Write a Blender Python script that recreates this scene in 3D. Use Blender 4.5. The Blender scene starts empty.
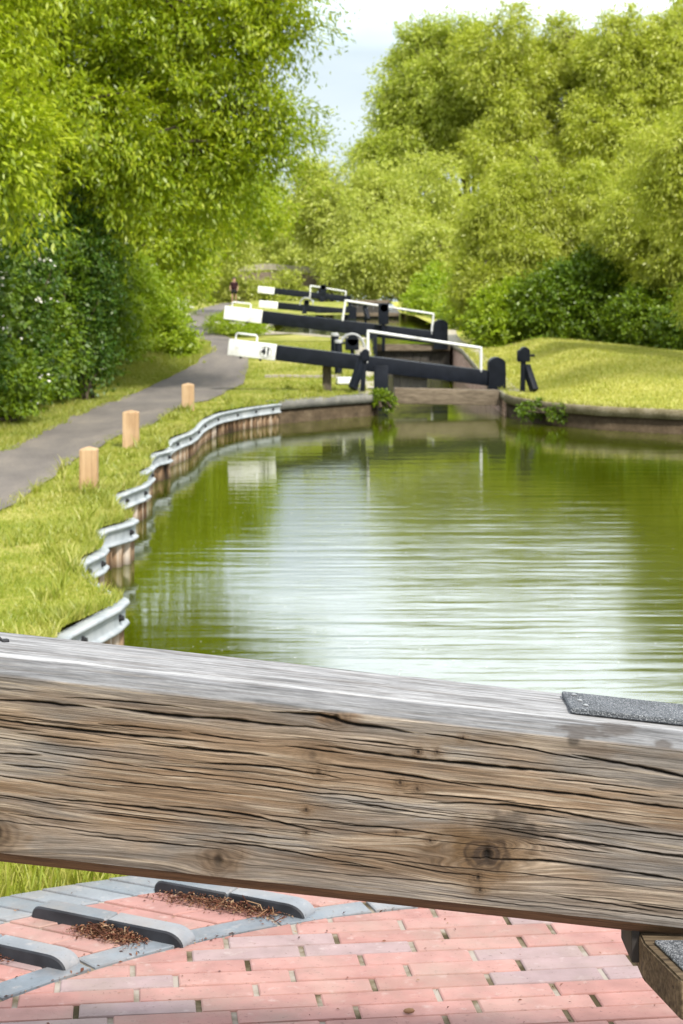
import bpy, bmesh, math, random
import numpy as np
from mathutils import Vector, Matrix

SC = bpy.context.scene
COL = SC.collection
RNG = np.random.default_rng(41)
random.seed(41)
R = math.radians
F, CX, HY, H = 1800.0, 341.5, 287.0, 2.2        # focal in px, centre column, horizon row, eye height
ZW, ZW2 = -0.4, 0.45                              # lower and upper pound water levels


def sm(a, b, x):
    t = np.clip((np.asarray(x, float) - a) / (b - a), 0, 1)
    return t * t * (3 - 2 * t)


def at(px, py, d):
    """a point at depth d metres seen at that place of the photograph"""
    return np.array([(px - CX) * d / F, d, H - (py - HY) * d / F])


# ------------------------------------------------------------------ tagging
def tag(o, label=None, cat=None, group=None, kind=None):
    if label: o['label'] = label
    if cat: o['category'] = cat
    if group: o['group'] = group
    if kind: o['kind'] = kind
    return o


def empty(name, loc, label, cat, group=None, rz=0):
    o = bpy.data.objects.new(name, None)
    o.empty_display_size = 0.2
    COL.objects.link(o)
    o.location = [float(v) for v in loc]
    o.rotation_euler = (0, 0, rz)
    return tag(o, label, cat, group)


# ------------------------------------------------------------------ materials
def mat(name, rough=0.7, spec=0.4):
    m = bpy.data.materials.new(name)
    m.use_nodes = True
    nt = m.node_tree
    b = nt.nodes['Principled BSDF']
    b.inputs['Roughness'].default_value = rough
    b.inputs['Specular IOR Level'].default_value = spec
    return m, nt, b


def nd(nt, t, **kw):
    n = nt.nodes.new(t)
    for k, v in kw.items():
        if k in n.inputs:
            n.inputs[k].default_value = v
        else:
            setattr(n, k, v)
    return n


def ramp(nt, fac, stops):
    r = nt.nodes.new('ShaderNodeValToRGB')
    e = r.color_ramp.elements
    while len(e) < len(stops): e.new(0.5)
    for i, (p, c) in enumerate(stops):
        e[i].position = p
        e[i].color = tuple(c) + (1,) if len(c) == 3 else c
    nt.links.new(fac, r.inputs['Fac'])
    return r.outputs['Color']


def coords(nt, scale=(1, 1, 1)):
    g = nt.nodes.new('ShaderNodeNewGeometry')
    mp = nd(nt, 'ShaderNodeMapping')
    mp.inputs['Scale'].default_value = scale
    nt.links.new(g.outputs['Position'], mp.inputs['Vector'])
    return mp.outputs['Vector']


def noise(nt, vec, scale, detail=4, rough=0.55, dist=0.0):
    n = nd(nt, 'ShaderNodeTexNoise')
    n.inputs['Scale'].default_value = scale
    n.inputs['Detail'].default_value = detail
    n.inputs['Roughness'].default_value = rough
    n.inputs['Distortion'].default_value = dist
    nt.links.new(vec, n.inputs['Vector'])
    return n.outputs['Fac']


def mix(nt, fac, a, b, mode='MIX'):
    m = nt.nodes.new('ShaderNodeMix')
    m.data_type = 'RGBA'
    m.blend_type = mode
    for s, v in (('Factor', fac), ('A', a), ('B', b)):
        inp = [i for i in m.inputs if i.name == s and (i.type == 'RGBA' or s == 'Factor' and i.type == 'VALUE')][0]
        if hasattr(v, 'links'):
            nt.links.new(v, inp)
        elif s == 'Factor':
            inp.default_value = v
        else:
            inp.default_value = tuple(v) + (1,)
    return [o for o in m.outputs if o.type == 'RGBA'][0]


def bump(nt, b, h, strength=0.3, dist=0.01):
    n = nd(nt, 'ShaderNodeBump')
    n.inputs['Strength'].default_value = strength
    n.inputs['Distance'].default_value = dist
    nt.links.new(h, n.inputs['Height'])
    nt.links.new(n.outputs['Normal'], b.inputs['Normal'])


def simple(name, stops, scale=6, stretch=(1, 1, 1), rough=0.7, spec=0.4, bs=0.2, bd=0.005, detail=5, metallic=0.0):
    m, nt, b = mat(name, rough, spec)
    f = noise(nt, coords(nt, stretch), scale, detail)
    nt.links.new(ramp(nt, f, stops), b.inputs['Base Color'])
    if bs: bump(nt, b, f, bs, bd)
    b.inputs['Metallic'].default_value = metallic
    return m


def leaf_mat(name, dark, mid, light, patch=0.6, trans=0.4, tint=(1.0, 1.0, 0.6)):
    """leaves differ one by one and by drifts of a metre or two; light passes through them"""
    m = bpy.data.materials.new(name)
    m.use_nodes = True
    nt = m.node_tree
    nt.nodes.clear()
    g = nt.nodes.new('ShaderNodeNewGeometry')
    f = noise(nt, g.outputs['Position'], patch, 3)
    add = nd(nt, 'ShaderNodeMath', operation='ADD')
    mul = nd(nt, 'ShaderNodeMath', operation='MULTIPLY')
    mul.inputs[1].default_value = 0.42
    nt.links.new(g.outputs['Random Per Island'], mul.inputs[0])
    nt.links.new(mul.outputs[0], add.inputs[0])
    mul2 = nd(nt, 'ShaderNodeMath', operation='MULTIPLY')
    mul2.inputs[1].default_value = 0.6
    nt.links.new(f, mul2.inputs[0])
    nt.links.new(mul2.outputs[0], add.inputs[1])
    c = ramp(nt, add.outputs[0], [(0.12, dark), (0.48, mid), (0.85, light)])
    d = nt.nodes.new('ShaderNodeBsdfDiffuse')
    t = nt.nodes.new('ShaderNodeBsdfTranslucent')
    gl = nt.nodes.new('ShaderNodeBsdfGlossy')
    gl.inputs['Roughness'].default_value = 0.45
    nt.links.new(c, d.inputs['Color'])
    tc = mix(nt, 1.0, c, tint, 'MULTIPLY')
    nt.links.new(tc, t.inputs['Color'])
    m1 = nt.nodes.new('ShaderNodeMixShader')
    m1.inputs[0].default_value = trans
    nt.links.new(d.outputs[0], m1.inputs[1]); nt.links.new(t.outputs[0], m1.inputs[2])
    m2 = nt.nodes.new('ShaderNodeMixShader')
    m2.inputs[0].default_value = 0.04
    nt.links.new(m1.outputs[0], m2.inputs[1]); nt.links.new(gl.outputs[0], m2.inputs[2])
    out = nt.nodes.new('ShaderNodeOutputMaterial')
    nt.links.new(m2.outputs[0], out.inputs['Surface'])
    return m


M = {}
M['leaf_vivid'] = leaf_mat('leaf_vivid', (.12, .215, .004), (.30, .40, .009), (.52, .57, .035), trans=.46)
M['leaf_near'] = leaf_mat('leaf_near', (.18, .28, .005), (.36, .46, .012), (.54, .59, .045), trans=.46)
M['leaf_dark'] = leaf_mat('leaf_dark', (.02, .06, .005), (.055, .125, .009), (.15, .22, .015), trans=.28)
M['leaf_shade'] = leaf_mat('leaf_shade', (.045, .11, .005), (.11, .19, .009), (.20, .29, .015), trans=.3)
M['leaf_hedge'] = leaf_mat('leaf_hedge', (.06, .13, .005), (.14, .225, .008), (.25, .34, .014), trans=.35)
M['leaf_fresh'] = leaf_mat('leaf_fresh', (.18, .29, .008), (.30, .42, .016), (.44, .52, .04), trans=.4)
M['leaf_willow'] = leaf_mat('leaf_willow', (.27, .35, .02), (.46, .52, .055), (.64, .66, .17), trans=.46)
M['leaf_back'] = leaf_mat('leaf_back', (.25, .34, .022), (.42, .50, .055), (.60, .63, .15), trans=.46)
M['leaf_far'] = leaf_mat('leaf_far', (.32, .40, .05), (.47, .53, .09), (.60, .62, .18), trans=.46)  # far foliage is paler, with the haze put into the leaf colour
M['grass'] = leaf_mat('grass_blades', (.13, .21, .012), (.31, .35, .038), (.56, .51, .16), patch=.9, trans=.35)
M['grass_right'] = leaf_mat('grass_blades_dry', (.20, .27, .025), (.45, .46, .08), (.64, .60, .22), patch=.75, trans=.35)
M['flower'] = simple('blossom', [(.3, (.62, .6, .52)), (.7, (.8, .79, .72))], 30, bs=0)
M['bark'] = simple('bark', [(.3, (.035, .027, .018)), (.7, (.12, .095, .065))], 9, (1, 1, .25), .9, .2, .6, .02)
M['bark_pale'] = simple('bark_pale', [(.3, (.10, .085, .06)), (.7, (.24, .21, .15))], 9, (1, 1, .25), .9, .2, .6, .02)


# ------------------------------------------------------------------ mesh building
def np_mesh(name, V, quads=None, tris=None):
    me = bpy.data.meshes.new(name)
    V = np.asarray(V, np.float32)
    me.vertices.add(len(V))
    me.vertices.foreach_set('co', V.ravel())
    loops, tot = [], []
    if quads is not None and len(quads):
        loops.append(np.asarray(quads, np.int32).ravel()); tot.append(np.full(len(quads), 4, np.int32))
    if tris is not None and len(tris):
        loops.append(np.asarray(tris, np.int32).ravel()); tot.append(np.full(len(tris), 3, np.int32))
    loops = np.concatenate(loops); tot = np.concatenate(tot)
    me.loops.add(len(loops))
    me.loops.foreach_set('vertex_index', loops)
    me.polygons.add(len(tot))
    st = np.concatenate([[0], np.cumsum(tot)[:-1]]).astype(np.int32)
    me.polygons.foreach_set('loop_start', st)
    me.polygons.foreach_set('loop_total', tot)
    me.update(calc_edges=True)
    return me


def link(name, me, m, parent=None, smooth=False, loc=None):
    o = bpy.data.objects.new(name, me)
    COL.objects.link(o)
    if m:
        for mm in (m if isinstance(m, (list, tuple)) else [m]): me.materials.append(mm)
    if smooth:
        me.polygons.foreach_set('use_smooth', np.ones(len(me.polygons), bool))
    if parent: o.parent = parent
    if loc is not None: o.location = [float(v) for v in loc]
    return o


def reloc(o, root):
    """o's mesh was written in world coordinates: express it relative to its root's place"""
    off = Matrix.Translation(-Vector(root.location))
    o.data.transform(off)
    return o


class MB:
    """collects boxes, tubes and turned shapes that make ONE mesh"""
    def __init__(s): s.bm = bmesh.new()

    def box(s, c, size, rot=None, bev=0.008, seg=2):
        t = bmesh.new()
        bmesh.ops.create_cube(t, size=1.0)
        bmesh.ops.scale(t, vec=size, verts=t.verts)
        if bev:
            bmesh.ops.bevel(t, geom=t.edges[:], offset=min(bev, min(size) * .45), segments=seg, affect='EDGES', profile=.6)
        mx = Matrix.Translation([float(v) for v in c]) @ (rot.to_4x4() if rot is not None else Matrix.Identity(4))
        bmesh.ops.transform(t, matrix=mx, verts=t.verts)
        s._add(t)
        return s

    def bar(s, a, b, w, h, bev=.006, roll=0.0):
        """a squared bar from a to b, w across and h high"""
        a, b = Vector([float(v) for v in a]), Vector([float(v) for v in b])
        d = (b - a)
        x = d.normalized()
        up = Vector((0, 0, 1)) if abs(x.z) < .95 else Vector((0, 1, 0))
        y = up.cross(x).normalized()
        z = x.cross(y)
        rot = Matrix((x, y, z)).transposed()
        if roll: rot = rot @ Matrix.Rotation(roll, 3, 'X')
        return s.box((a + b) / 2, (d.length, w, h), rot, bev)

    def tube(s, pts, rad, n=8, cap=True):
        pts = [Vector([float(v) for v in p]) for p in pts]
        if not hasattr(rad, '__len__'): rad = [rad] * len(pts)
        rings = []
        pu = None
        for i, p in enumerate(pts):
            d = (pts[min(i + 1, len(pts) - 1)] - pts[max(i - 1, 0)]).normalized()
            if pu is None:
                pu = d.orthogonal().normalized()
            u = (pu - d * pu.dot(d))
            u = u.normalized() if u.length > 1e-5 else d.orthogonal().normalized()
            pu = u
            v = d.cross(u)
            rings.append([s.bm.verts.new(p + (u * math.cos(k * 2 * math.pi / n) + v * math.sin(k * 2 * math.pi / n)) * rad[i]) for k in range(n)])
        for a, b in zip(rings[:-1], rings[1:]):
            for k in range(n):
                s.bm.faces.new((a[k], a[(k + 1) % n], b[(k + 1) % n], b[k]))
        if cap:
            s.bm.faces.new(rings[0][::-1]); s.bm.faces.new(rings[-1])
        return s

    def lathe(s, c, prof, n=20, axis=None):
        """prof: (radius, height) from bottom to top"""
        c = Vector([float(v) for v in c])
        rot = axis if axis is not None else Matrix.Identity(3)
        rings = []
        for r, z in prof:
            rings.append([s.bm.verts.new(c + rot @ Vector((r * math.cos(k * 2 * math.pi / n), r * math.sin(k * 2 * math.pi / n), z))) for k in range(n)])
        for a, b in zip(rings[:-1], rings[1:]):
            for k in range(n):
                s.bm.faces.new((a[k], a[(k + 1) % n], b[(k + 1) % n], b[k]))
        s.bm.faces.new(rings[0][::-1]); s.bm.faces.new(rings[-1])
        return s

    def prism(s, poly, a, b):
        """polygon given as 3-D points, swept by the vector from a to b"""
        d = Vector(b) - Vector(a)
        p0 = [s.bm.verts.new(Vector(p)) for p in poly]
        p1 = [s.bm.verts.new(Vector(p) + d) for p in poly]
        n = len(poly)
        s.bm.faces.new(p0[::-1]); s.bm.faces.new(p1)
        for k in range(n):
            s.bm.faces.new((p0[k], p0[(k + 1) % n], p1[(k + 1) % n], p1[k]))
        return s

    def _add(s, t):
        me = bpy.data.meshes.new('tmp')
        t.to_mesh(me); t.free()
        s.bm.from_mesh(me)
        bpy.data.meshes.remove(me)

    def build(s, name, m, parent=None, smooth=False):
        bmesh.ops.recalc_face_normals(s.bm, faces=s.bm.faces[:])
        me = bpy.data.meshes.new(name)
        s.bm.to_mesh(me); s.bm.free()
        o = link(name, me, m, parent)
        if smooth:
            me.polygons.foreach_set('use_smooth', np.ones(len(me.polygons), bool))
            try: me.set_sharp_from_angle(angle=R(40))
            except Exception: pass
        if parent is not None: reloc(o, root_of(parent))
        return o


def root_of(o):
    while o.parent is not None: o = o.parent
    return o


def vnoise(x, y, seed, ):
    """smooth value noise on arrays, period 512"""
    g = np.random.default_rng(seed).random((128, 128))
    xi, yi = np.floor(x).astype(int), np.floor(y).astype(int)
    fx, fy = x - xi, y - yi
    fx = fx * fx * (3 - 2 * fx); fy = fy * fy * (3 - 2 * fy)
    a = g[xi % 128, yi % 128]; b = g[(xi + 1) % 128, yi % 128]
    c = g[xi % 128, (yi + 1) % 128]; d = g[(xi + 1) % 128, (yi + 1) % 128]
    return (a * (1 - fx) + b * fx) * (1 - fy) + (c * (1 - fx) + d * fx) * fy


def fbm(x, y, seed, octs=4, gain=.5):
    t, a, s = 0, 1, 0
    for k in range(octs):
        t = t + a * vnoise(x * 2 ** k, y * 2 ** k, seed + k); s += a; a *= gain
    return t / s


# ------------------------------------------------------------------ banks and levels
def chaikin(p, it=2, keep=.25):
    p = np.asarray(p, float)
    for _ in range(it):
        q = [p[0]]
        for a, b in zip(p[:-1], p[1:]):
            q += [a * (1 - keep) + b * keep, a * keep + b * (1 - keep)]
        q.append(p[-1]); p = np.array(q)
    return p


PILE = np.array([(5.3, -1.45), (6.3, -1.5), (8.2, -1.75), (9.8, -1.5), (11.2, -1.80), (12.65, -1.47), (12.95, -1.66), (14.24, -2.09), (15.17, -1.95), (15.5, -2.1), (16.3, -2.19),
                 (17.0, -1.90), (17.35, -2.08), (18.77, -2.42), (20.3, -2.13), (20.55, -2.28), (20.95, -2.40), (22.1, -2.28), (22.5, -2.40), (23.86, -2.47),
                 (24.4, -2.28), (24.9, -2.40), (26.05, -2.44), (27.5, -2.25), (29.8, -2.32), (31.4, -2.2), (32.5, -1.92), (33.3, -1.6), (34.1, -1.22)])
PILE[:, 1] -= np.interp(PILE[:, 0], [8, 10, 27, 32], [0, .085, .085, 0])
PILE_S = chaikin(PILE, 1, .2)
LEFT_EDGE = np.vstack([PILE_S, [(35.4, -.22), (36.3, .62), (36.6, .75), (56, .75), (57.5, -.2), (60, -2.2), (62.5, -2.7), (92, -2.9), (95, .2),
                                (96, .4), (121, .4), (124, -1.5), (128, -3.0), (270, -3.5)]])
RIGHT_EDGE = np.array([(5.2, 32), (10, 30), (20, 26), (26, 20), (29, 13), (30.5, 9), (31.7, 6.0), (32.7, 4.7), (33.6, 4.08), (34.4, 3.7), (35.7, 3.42), (36.7, 3.3),
                       (56, 3.3), (58, 3.35), (62, 3.5), (92, 3.7), (95, 3.4), (121, 3.2), (126, 5), (270, 6)])


def edge_l(y):
    y = np.asarray(y, float)
    e = np.interp(y, LEFT_EDGE[:, 0], LEFT_EDGE[:, 1])
    return np.where(y < 5.25, 9.0, e)


def edge_r(y): return np.interp(y, RIGHT_EDGE[:, 0], RIGHT_EDGE[:, 1])


def z_left(x, y):
    x = np.asarray(x, float); y = np.asarray(y, float)
    near = 1 - sm(4.3, 8.6, y) * sm(.3, -1.0, x)
    near = np.where(y > 9, 0, near)
    z = .80 * near + .60 * sm(38.5, 49, y) + .15 * sm(56, 64, y)
    z = z + .45 * sm(103, 118, y) * sm(-8.5, -5, x) * (1 - .6 * sm(128, 150, y))
    z = z + .03 * sm(9, 11, y) * sm(34.5, 33, y) + .18 * sm(-4.9, -7, x) * sm(14, 24, y) + .05 * (fbm(x * .7 + 50, y * .7, 3, 3) - .5) * sm(8, 12, y)
    return z


def z_right(x, y):
    x = np.asarray(x, float); y = np.asarray(y, float)
    d = x - edge_r(y)
    ridge = .82 - .075 * np.clip(x - 5, 0, 8)
    in_from_front = sm(0, 13, y - np.interp(x, [3.3, 4.08, 6, 9, 13, 20, 26, 33], [36, 33.6, 31.7, 30.5, 29, 26, 20, 8]))
    z = ridge * in_from_front ** .8 * (.35 + .65 * sm(0, 2.2, d))
    lockside = np.interp(y, [36, 38.5, 49, 56, 64, 103, 118], [0, .02, .48, .5, .75, .75, 1.2])
    k = sm(2.6, 0, d)
    z = z * (1 - k * sm(35.5, 37.5, y)) + lockside * k * sm(35.5, 37.5, y)
    return z + .07 * (fbm(x * .5 + 20, y * .5, 9, 3) - .5) * sm(0, 1.5, d)


def grid_mesh(rows, cols_fn, zfn):
    Xs = np.array([cols_fn(y) for y in rows])
    Y = np.repeat(np.array(rows)[:, None], Xs.shape[1], 1)
    Z = zfn(Xs, Y)
    V = np.stack([Xs, Y, Z], -1).reshape(-1, 3)
    n, m = Xs.shape
    i = (np.arange(n - 1)[:, None] * m + np.arange(m - 1)[None, :]).ravel()
    return V, np.stack([i, i + 1, i + m + 1, i + m], -1)


rows = np.unique(np.concatenate([np.arange(-6, 8, .25), np.arange(8, 40, .12), np.arange(40, 66, .3), np.arange(66, 130, 1.0), np.arange(130, 271, 5.0), [5.2, 5.26], PILE_S[:, 0]]))
u = np.concatenate([np.linspace(0, 8, 90), np.linspace(8.3, 20, 30), np.linspace(22, 120, 24)])

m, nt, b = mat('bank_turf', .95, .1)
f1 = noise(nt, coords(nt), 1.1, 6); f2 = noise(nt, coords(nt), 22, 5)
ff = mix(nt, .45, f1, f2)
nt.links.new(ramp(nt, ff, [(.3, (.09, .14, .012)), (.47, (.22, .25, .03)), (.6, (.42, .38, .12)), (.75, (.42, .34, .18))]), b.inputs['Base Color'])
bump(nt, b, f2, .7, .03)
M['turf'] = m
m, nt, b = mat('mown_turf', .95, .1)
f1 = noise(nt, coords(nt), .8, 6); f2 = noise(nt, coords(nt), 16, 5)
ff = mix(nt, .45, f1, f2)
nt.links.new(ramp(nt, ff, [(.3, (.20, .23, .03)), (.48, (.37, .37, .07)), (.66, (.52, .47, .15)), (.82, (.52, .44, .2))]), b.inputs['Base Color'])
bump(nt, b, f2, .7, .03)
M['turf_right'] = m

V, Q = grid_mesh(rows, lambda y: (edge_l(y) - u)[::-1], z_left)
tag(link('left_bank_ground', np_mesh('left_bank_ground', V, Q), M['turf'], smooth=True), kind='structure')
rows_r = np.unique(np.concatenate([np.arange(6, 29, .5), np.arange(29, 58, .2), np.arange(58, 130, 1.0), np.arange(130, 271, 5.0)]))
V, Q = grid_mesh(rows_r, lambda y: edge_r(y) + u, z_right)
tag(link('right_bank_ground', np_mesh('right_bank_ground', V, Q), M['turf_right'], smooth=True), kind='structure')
mud = simple('canal_mud', [(.3, (.03, .028, .012)), (.7, (.06, .05, .02))], 2)
V = [(-140, -30, -1.7), (140, -30, -1.7), (140, 320, -1.7), (-140, 320, -1.7)]
tag(link('canal_bed_ground', np_mesh('canal_bed_ground', V, [(0, 1, 2, 3)]), mud), kind='structure')

# --- towpath
PATH = np.array([(7, -4.3, -3.2), (10, -4.35, -3.25), (17.4, -4.4, -3.3), (23, -4.36, -3.3), (26, -4.34, -3.18), (31.4, -4.3, -2.88), (36, -4.15, -2.5), (40, -3.95, -2.22), (44, -3.4, -2.25),
                 (47, -3.25, -2.4), (51, -3.55, -2.75), (60, -5.2, -4.1), (70, -6.2, -5.0), (82, -6.95, -5.75), (105, -8.0, -6.8), (133, -8.9, -7.7), (200, -10, -8.8)])
PATH[:, 1] -= .16
pr = np.unique(np.concatenate([np.arange(7, 56, .25), np.arange(56, 200, 1.5)]))
wob = lambda y, s: .20 * (fbm(y * .9 + s, y * 0 + s, 17, 3) - .5)
V, Q = grid_mesh(pr, lambda y: np.linspace(np.interp(y, PATH[:, 0], PATH[:, 1]) + wob(np.array(y), 3.3), np.interp(y, PATH[:, 0], PATH[:, 2]) + wob(np.array(y), 71.7), 14),
                 lambda x, y: z_left(x, y) + .022)
m, nt, b = mat('towpath_grit', .95, .15)
f1 = noise(nt, coords(nt, (1.6, .5, 1)), 1.0, 5, .6); f2 = noise(nt, coords(nt), 38, 4, .7)
ff = mix(nt, .5, f1, f2)
nt.links.new(ramp(nt, ff, [(.3, (0.106, 0.094, 0.086)), (.5, (0.178, 0.159, 0.144)), (.6, (0.231, 0.203, 0.174)), (.72, (0.327, 0.279, 0.217))]), b.inputs['Base Color'])
bump(nt, b, f2, .6, .02)
tag(link('towpath', np_mesh('towpath', V, Q), m, smooth=True), kind='structure')

# --- water
m, nt, b = mat('canal_water', .015, .5)
b.inputs['IOR'].default_value = 1.5
f0 = noise(nt, coords(nt), .25, 3)
nt.links.new(ramp(nt, f0, [(.3, (.044, .056, .001)), (.7, (.066, .080, .002))]), b.inputs['Base Color'])
# long low ripples across the canal plus a fine shiver that comes and goes in patches
w1 = noise(nt, coords(nt, (.45, 3.6, 1)), 1.0, 4, .55, .3)
w2 = noise(nt, coords(nt, (2.2, 7.0, 1)), 1.0, 2, .5)
pt = ramp(nt, noise(nt, coords(nt, (.12, .2, 1)), 1.0, 2), [(.42, (0.15,) * 3), (.62, (1,) * 3)])
w2p = mix(nt, 1.0, w2, pt, 'MULTIPLY')
gsp = nd(nt, 'ShaderNodeTexGradient', gradient_type='SPHERICAL')
mpp = nd(nt, 'ShaderNodeMapping'); mpp.inputs['Scale'].default_value = (1 / 3.5, 1 / 15, 0); mpp.inputs['Location'].default_value = (-1.9 / 3.5, -13.0 / 15, 0)
nt.links.new(nt.nodes.new('ShaderNodeNewGeometry').outputs['Position'], mpp.inputs['Vector']); nt.links.new(mpp.outputs[0], gsp.inputs[0])
gusty = ramp(nt, gsp.outputs['Fac'], [(0, (.30,) * 3), (.55, (1,) * 3)])
hh = nd(nt, 'ShaderNodeMath', operation='MULTIPLY_ADD')
hh.inputs[1].default_value = .30
nt.links.new(w2p, hh.inputs[0]); nt.links.new(w1, hh.inputs[2])
hg = mix(nt, 1.0, hh.outputs[0], gusty, 'MULTIPLY')
bump(nt, b, hg, 1.0, .010)
rgh = nd(nt, 'ShaderNodeMapRange'); rgh.inputs['From Min'].default_value = .30; rgh.inputs['From Max'].default_value = 1
rgh.inputs['To Min'].default_value = .02; rgh.inputs['To Max'].default_value = .10
nt.links.new(gusty, rgh.inputs['Value']); nt.links.new(rgh.outputs[0], b.inputs['Roughness'])
M['water'] = m


def sheet(name, pts, z, mm):
    bm = bmesh.new()
    bm.faces.new([bm.verts.new((float(x), float(y), z)) for x, y in pts])
    me = bpy.data.meshes.new(name); bm.to_mesh(me); bm.free()
    return tag(link(name, me, mm), kind='structure')


sheet('canal_water', [(-3.2, 5.2), (40, 5.2), (40, 34), (6, 38), (5, 52.6), (-1, 52.6), (-1, 38), (-3.2, 36)], ZW, M['water'])
sheet('upper_pound_water', [(-4, 53.3), (7, 53.3), (7, 121.5), (-4, 121.5)], ZW2, M['water'])

# ------------------------------------------------------------------ leaf clouds
def leaf_mesh(name, P, D, N, L, W, curl=.1):
    D = D / np.maximum(np.linalg.norm(D, axis=1, keepdims=True), 1e-6)
    S = np.cross(D, N); S /= np.maximum(np.linalg.norm(S, axis=1, keepdims=True), 1e-6)
    U = np.cross(S, D)
    L = L[:, None]; W = W[:, None]
    mid = P + D * L * .45 + U * L * curl
    V = np.stack([P, mid + S * W / 2, P + D * L, mid - S * W / 2], 1).reshape(-1, 3)
    q = np.arange(len(P) * 4).reshape(-1, 4)
    return np_mesh(name, V, q)


def unit(n, rng):
    v = rng.normal(size=(n, 3))
    return v / np.linalg.norm(v, axis=1, keepdims=True)


def clumps_in(lobes, n, rng, shell=.62, zmin=-9, split=0):
    """clump centres, mostly towards the outside of the lobes"""
    if split:
        sub = []
        for l in lobes:
            for dv, rr in zip(unit(split, rng), rng.uniform(.50, .80, split)):
                if dv[2] < -.55: dv[2] *= .4
                q = rng.uniform(.34, .60)
                sub.append((l[0] + dv[0] * l[3] * rr, l[1] + dv[1] * l[4] * rr, l[2] + dv[2] * l[5] * rr, l[3] * q, l[4] * q, l[5] * q * .8))
        lobes = sub
    vol = np.array([l[3] * l[4] + l[4] * l[5] + l[3] * l[5] for l in lobes]); vol /= vol.sum()
    k = rng.choice(len(lobes), n, p=vol)
    A = np.array(lobes)[k]
    d = unit(n, rng)
    r = shell + (1.04 - shell) * rng.random(n) ** .7
    c = A[:, :3] + d * A[:, 3:6] * r[:, None]
    c[:, 2] = np.maximum(c[:, 2], zmin + .1 * rng.random(n))
    return c, d


def crown_arrays(lobes, n_clump, per, size, leaf, rng, droop=.35, shell=.62, aspect=.42, flat=.6, zmin=-9, up=.5, split=0):
    c, d = clumps_in(lobes, n_clump, rng, shell, zmin, split)
    cs = size * (.55 + .9 * rng.random(n_clump))
    # each clump is a spray: leaves run along a drooping twig
    tw = d * 1.0 + unit(n_clump, rng) * .55; tw[:, 2] -= droop * .8
    tw /= np.linalg.norm(tw, axis=1, keepdims=True)
    k = np.repeat(np.arange(n_clump), per)
    n = len(k)
    keep = rng.random(n) < np.repeat(.45 + .55 * rng.random(n_clump), per)
    k = k[keep]; n = len(k)
    t = rng.random(n)
    off = rng.normal(size=(n, 3)) * np.array([.42, .42, .42 * flat]) * (1 - .45 * t)[:, None]
    P = c[k] + (tw[k] * (t * 1.5 - .6)[:, None] + off) * cs[k][:, None]
    P[:, 2] -= (t ** 2) * droop * cs[k] * .8
    if zmin > -5: P[:, 2] = np.maximum(P[:, 2], zmin + .02 + .1 * rng.random(n))
    D = tw[k] + unit(n, rng) * .9; D[:, 2] -= droop * .9
    N = unit(n, rng) * .75 + d[k] * .45; N[:, 2] += up
    L = leaf * (.65 + .7 * rng.random(n))
    W = L * aspect * (.8 + .4 * rng.random(n))
    return P, D, N, L, W, c


def trunk_mesh(mb, base, lobes, clumps, rad, rng, n_twig=40, lean=0.3):
    base = np.array(base, float)
    tops = np.array([l[:3] for l in lobes])
    cen = tops.mean(0)
    fork = base + (cen - base) * np.array([lean, lean, .45])
    fork[2] = base[2] + (cen[2] - base[2]) * .45
    p = [base + np.array([0, 0, -.2])]
    for t in (.25, .5, .75, 1):
        p.append(base + (fork - base) * t + rng.normal(size=3) * .08 * np.array([1, 1, 0]))
    mb.tube(p, [rad * 1.35, rad * 1.05, rad * .92, rad * .85, rad * .72], 10)
    ends = []
    for l in lobes:
        e = np.array(l[:3]) + np.array([0, 0, l[5] * .25])
        pts = [fork - np.array([0, 0, rad * .6])]
        for t in (.33, .66, 1):
            q = fork + (e - fork) * t
            q[2] += math.sin(t * math.pi) * .12 * np.linalg.norm(e - fork)
            pts.append(q + rng.normal(size=3) * .12)
        mb.tube(pts, [rad * .6, rad * .42, rad * .26, rad * .1], 7)
        ends += pts[1:]
    ends = np.array(ends)
    for c in clumps[rng.choice(len(clumps), min(n_twig, len(clumps)), replace=False)]:
        s = ends[np.argmin(np.linalg.norm(ends - c, axis=1))]
        m_ = (s + c) / 2 + rng.normal(size=3) * .15 + np.array([0, 0, .15])
        mb.tube([s, m_, c], [rad * .16, rad * .1, rad * .04], 5)


def tree(name, label, cat, base, lobes, n_clump, per, size, leaf, lm, bark='bark', rad=.22, group=None, seed=1, twigs=60, **kw):
    rng = np.random.default_rng(seed)
    root = empty(name, base, label, cat, group)
    kw.setdefault('split', 9)
    P, D, N, L, W, c = crown_arrays(lobes, n_clump, per, size, leaf, rng, **kw)
    mb = MB(); trunk_mesh(mb, base, lobes, c, rad, rng, twigs)
    mb.build('trunk', M[bark], root, smooth=True)
    me = leaf_mesh('crown', P - np.array(base), D, N, L, W)
    link('crown', me, M[lm], root)
    return root


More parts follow.
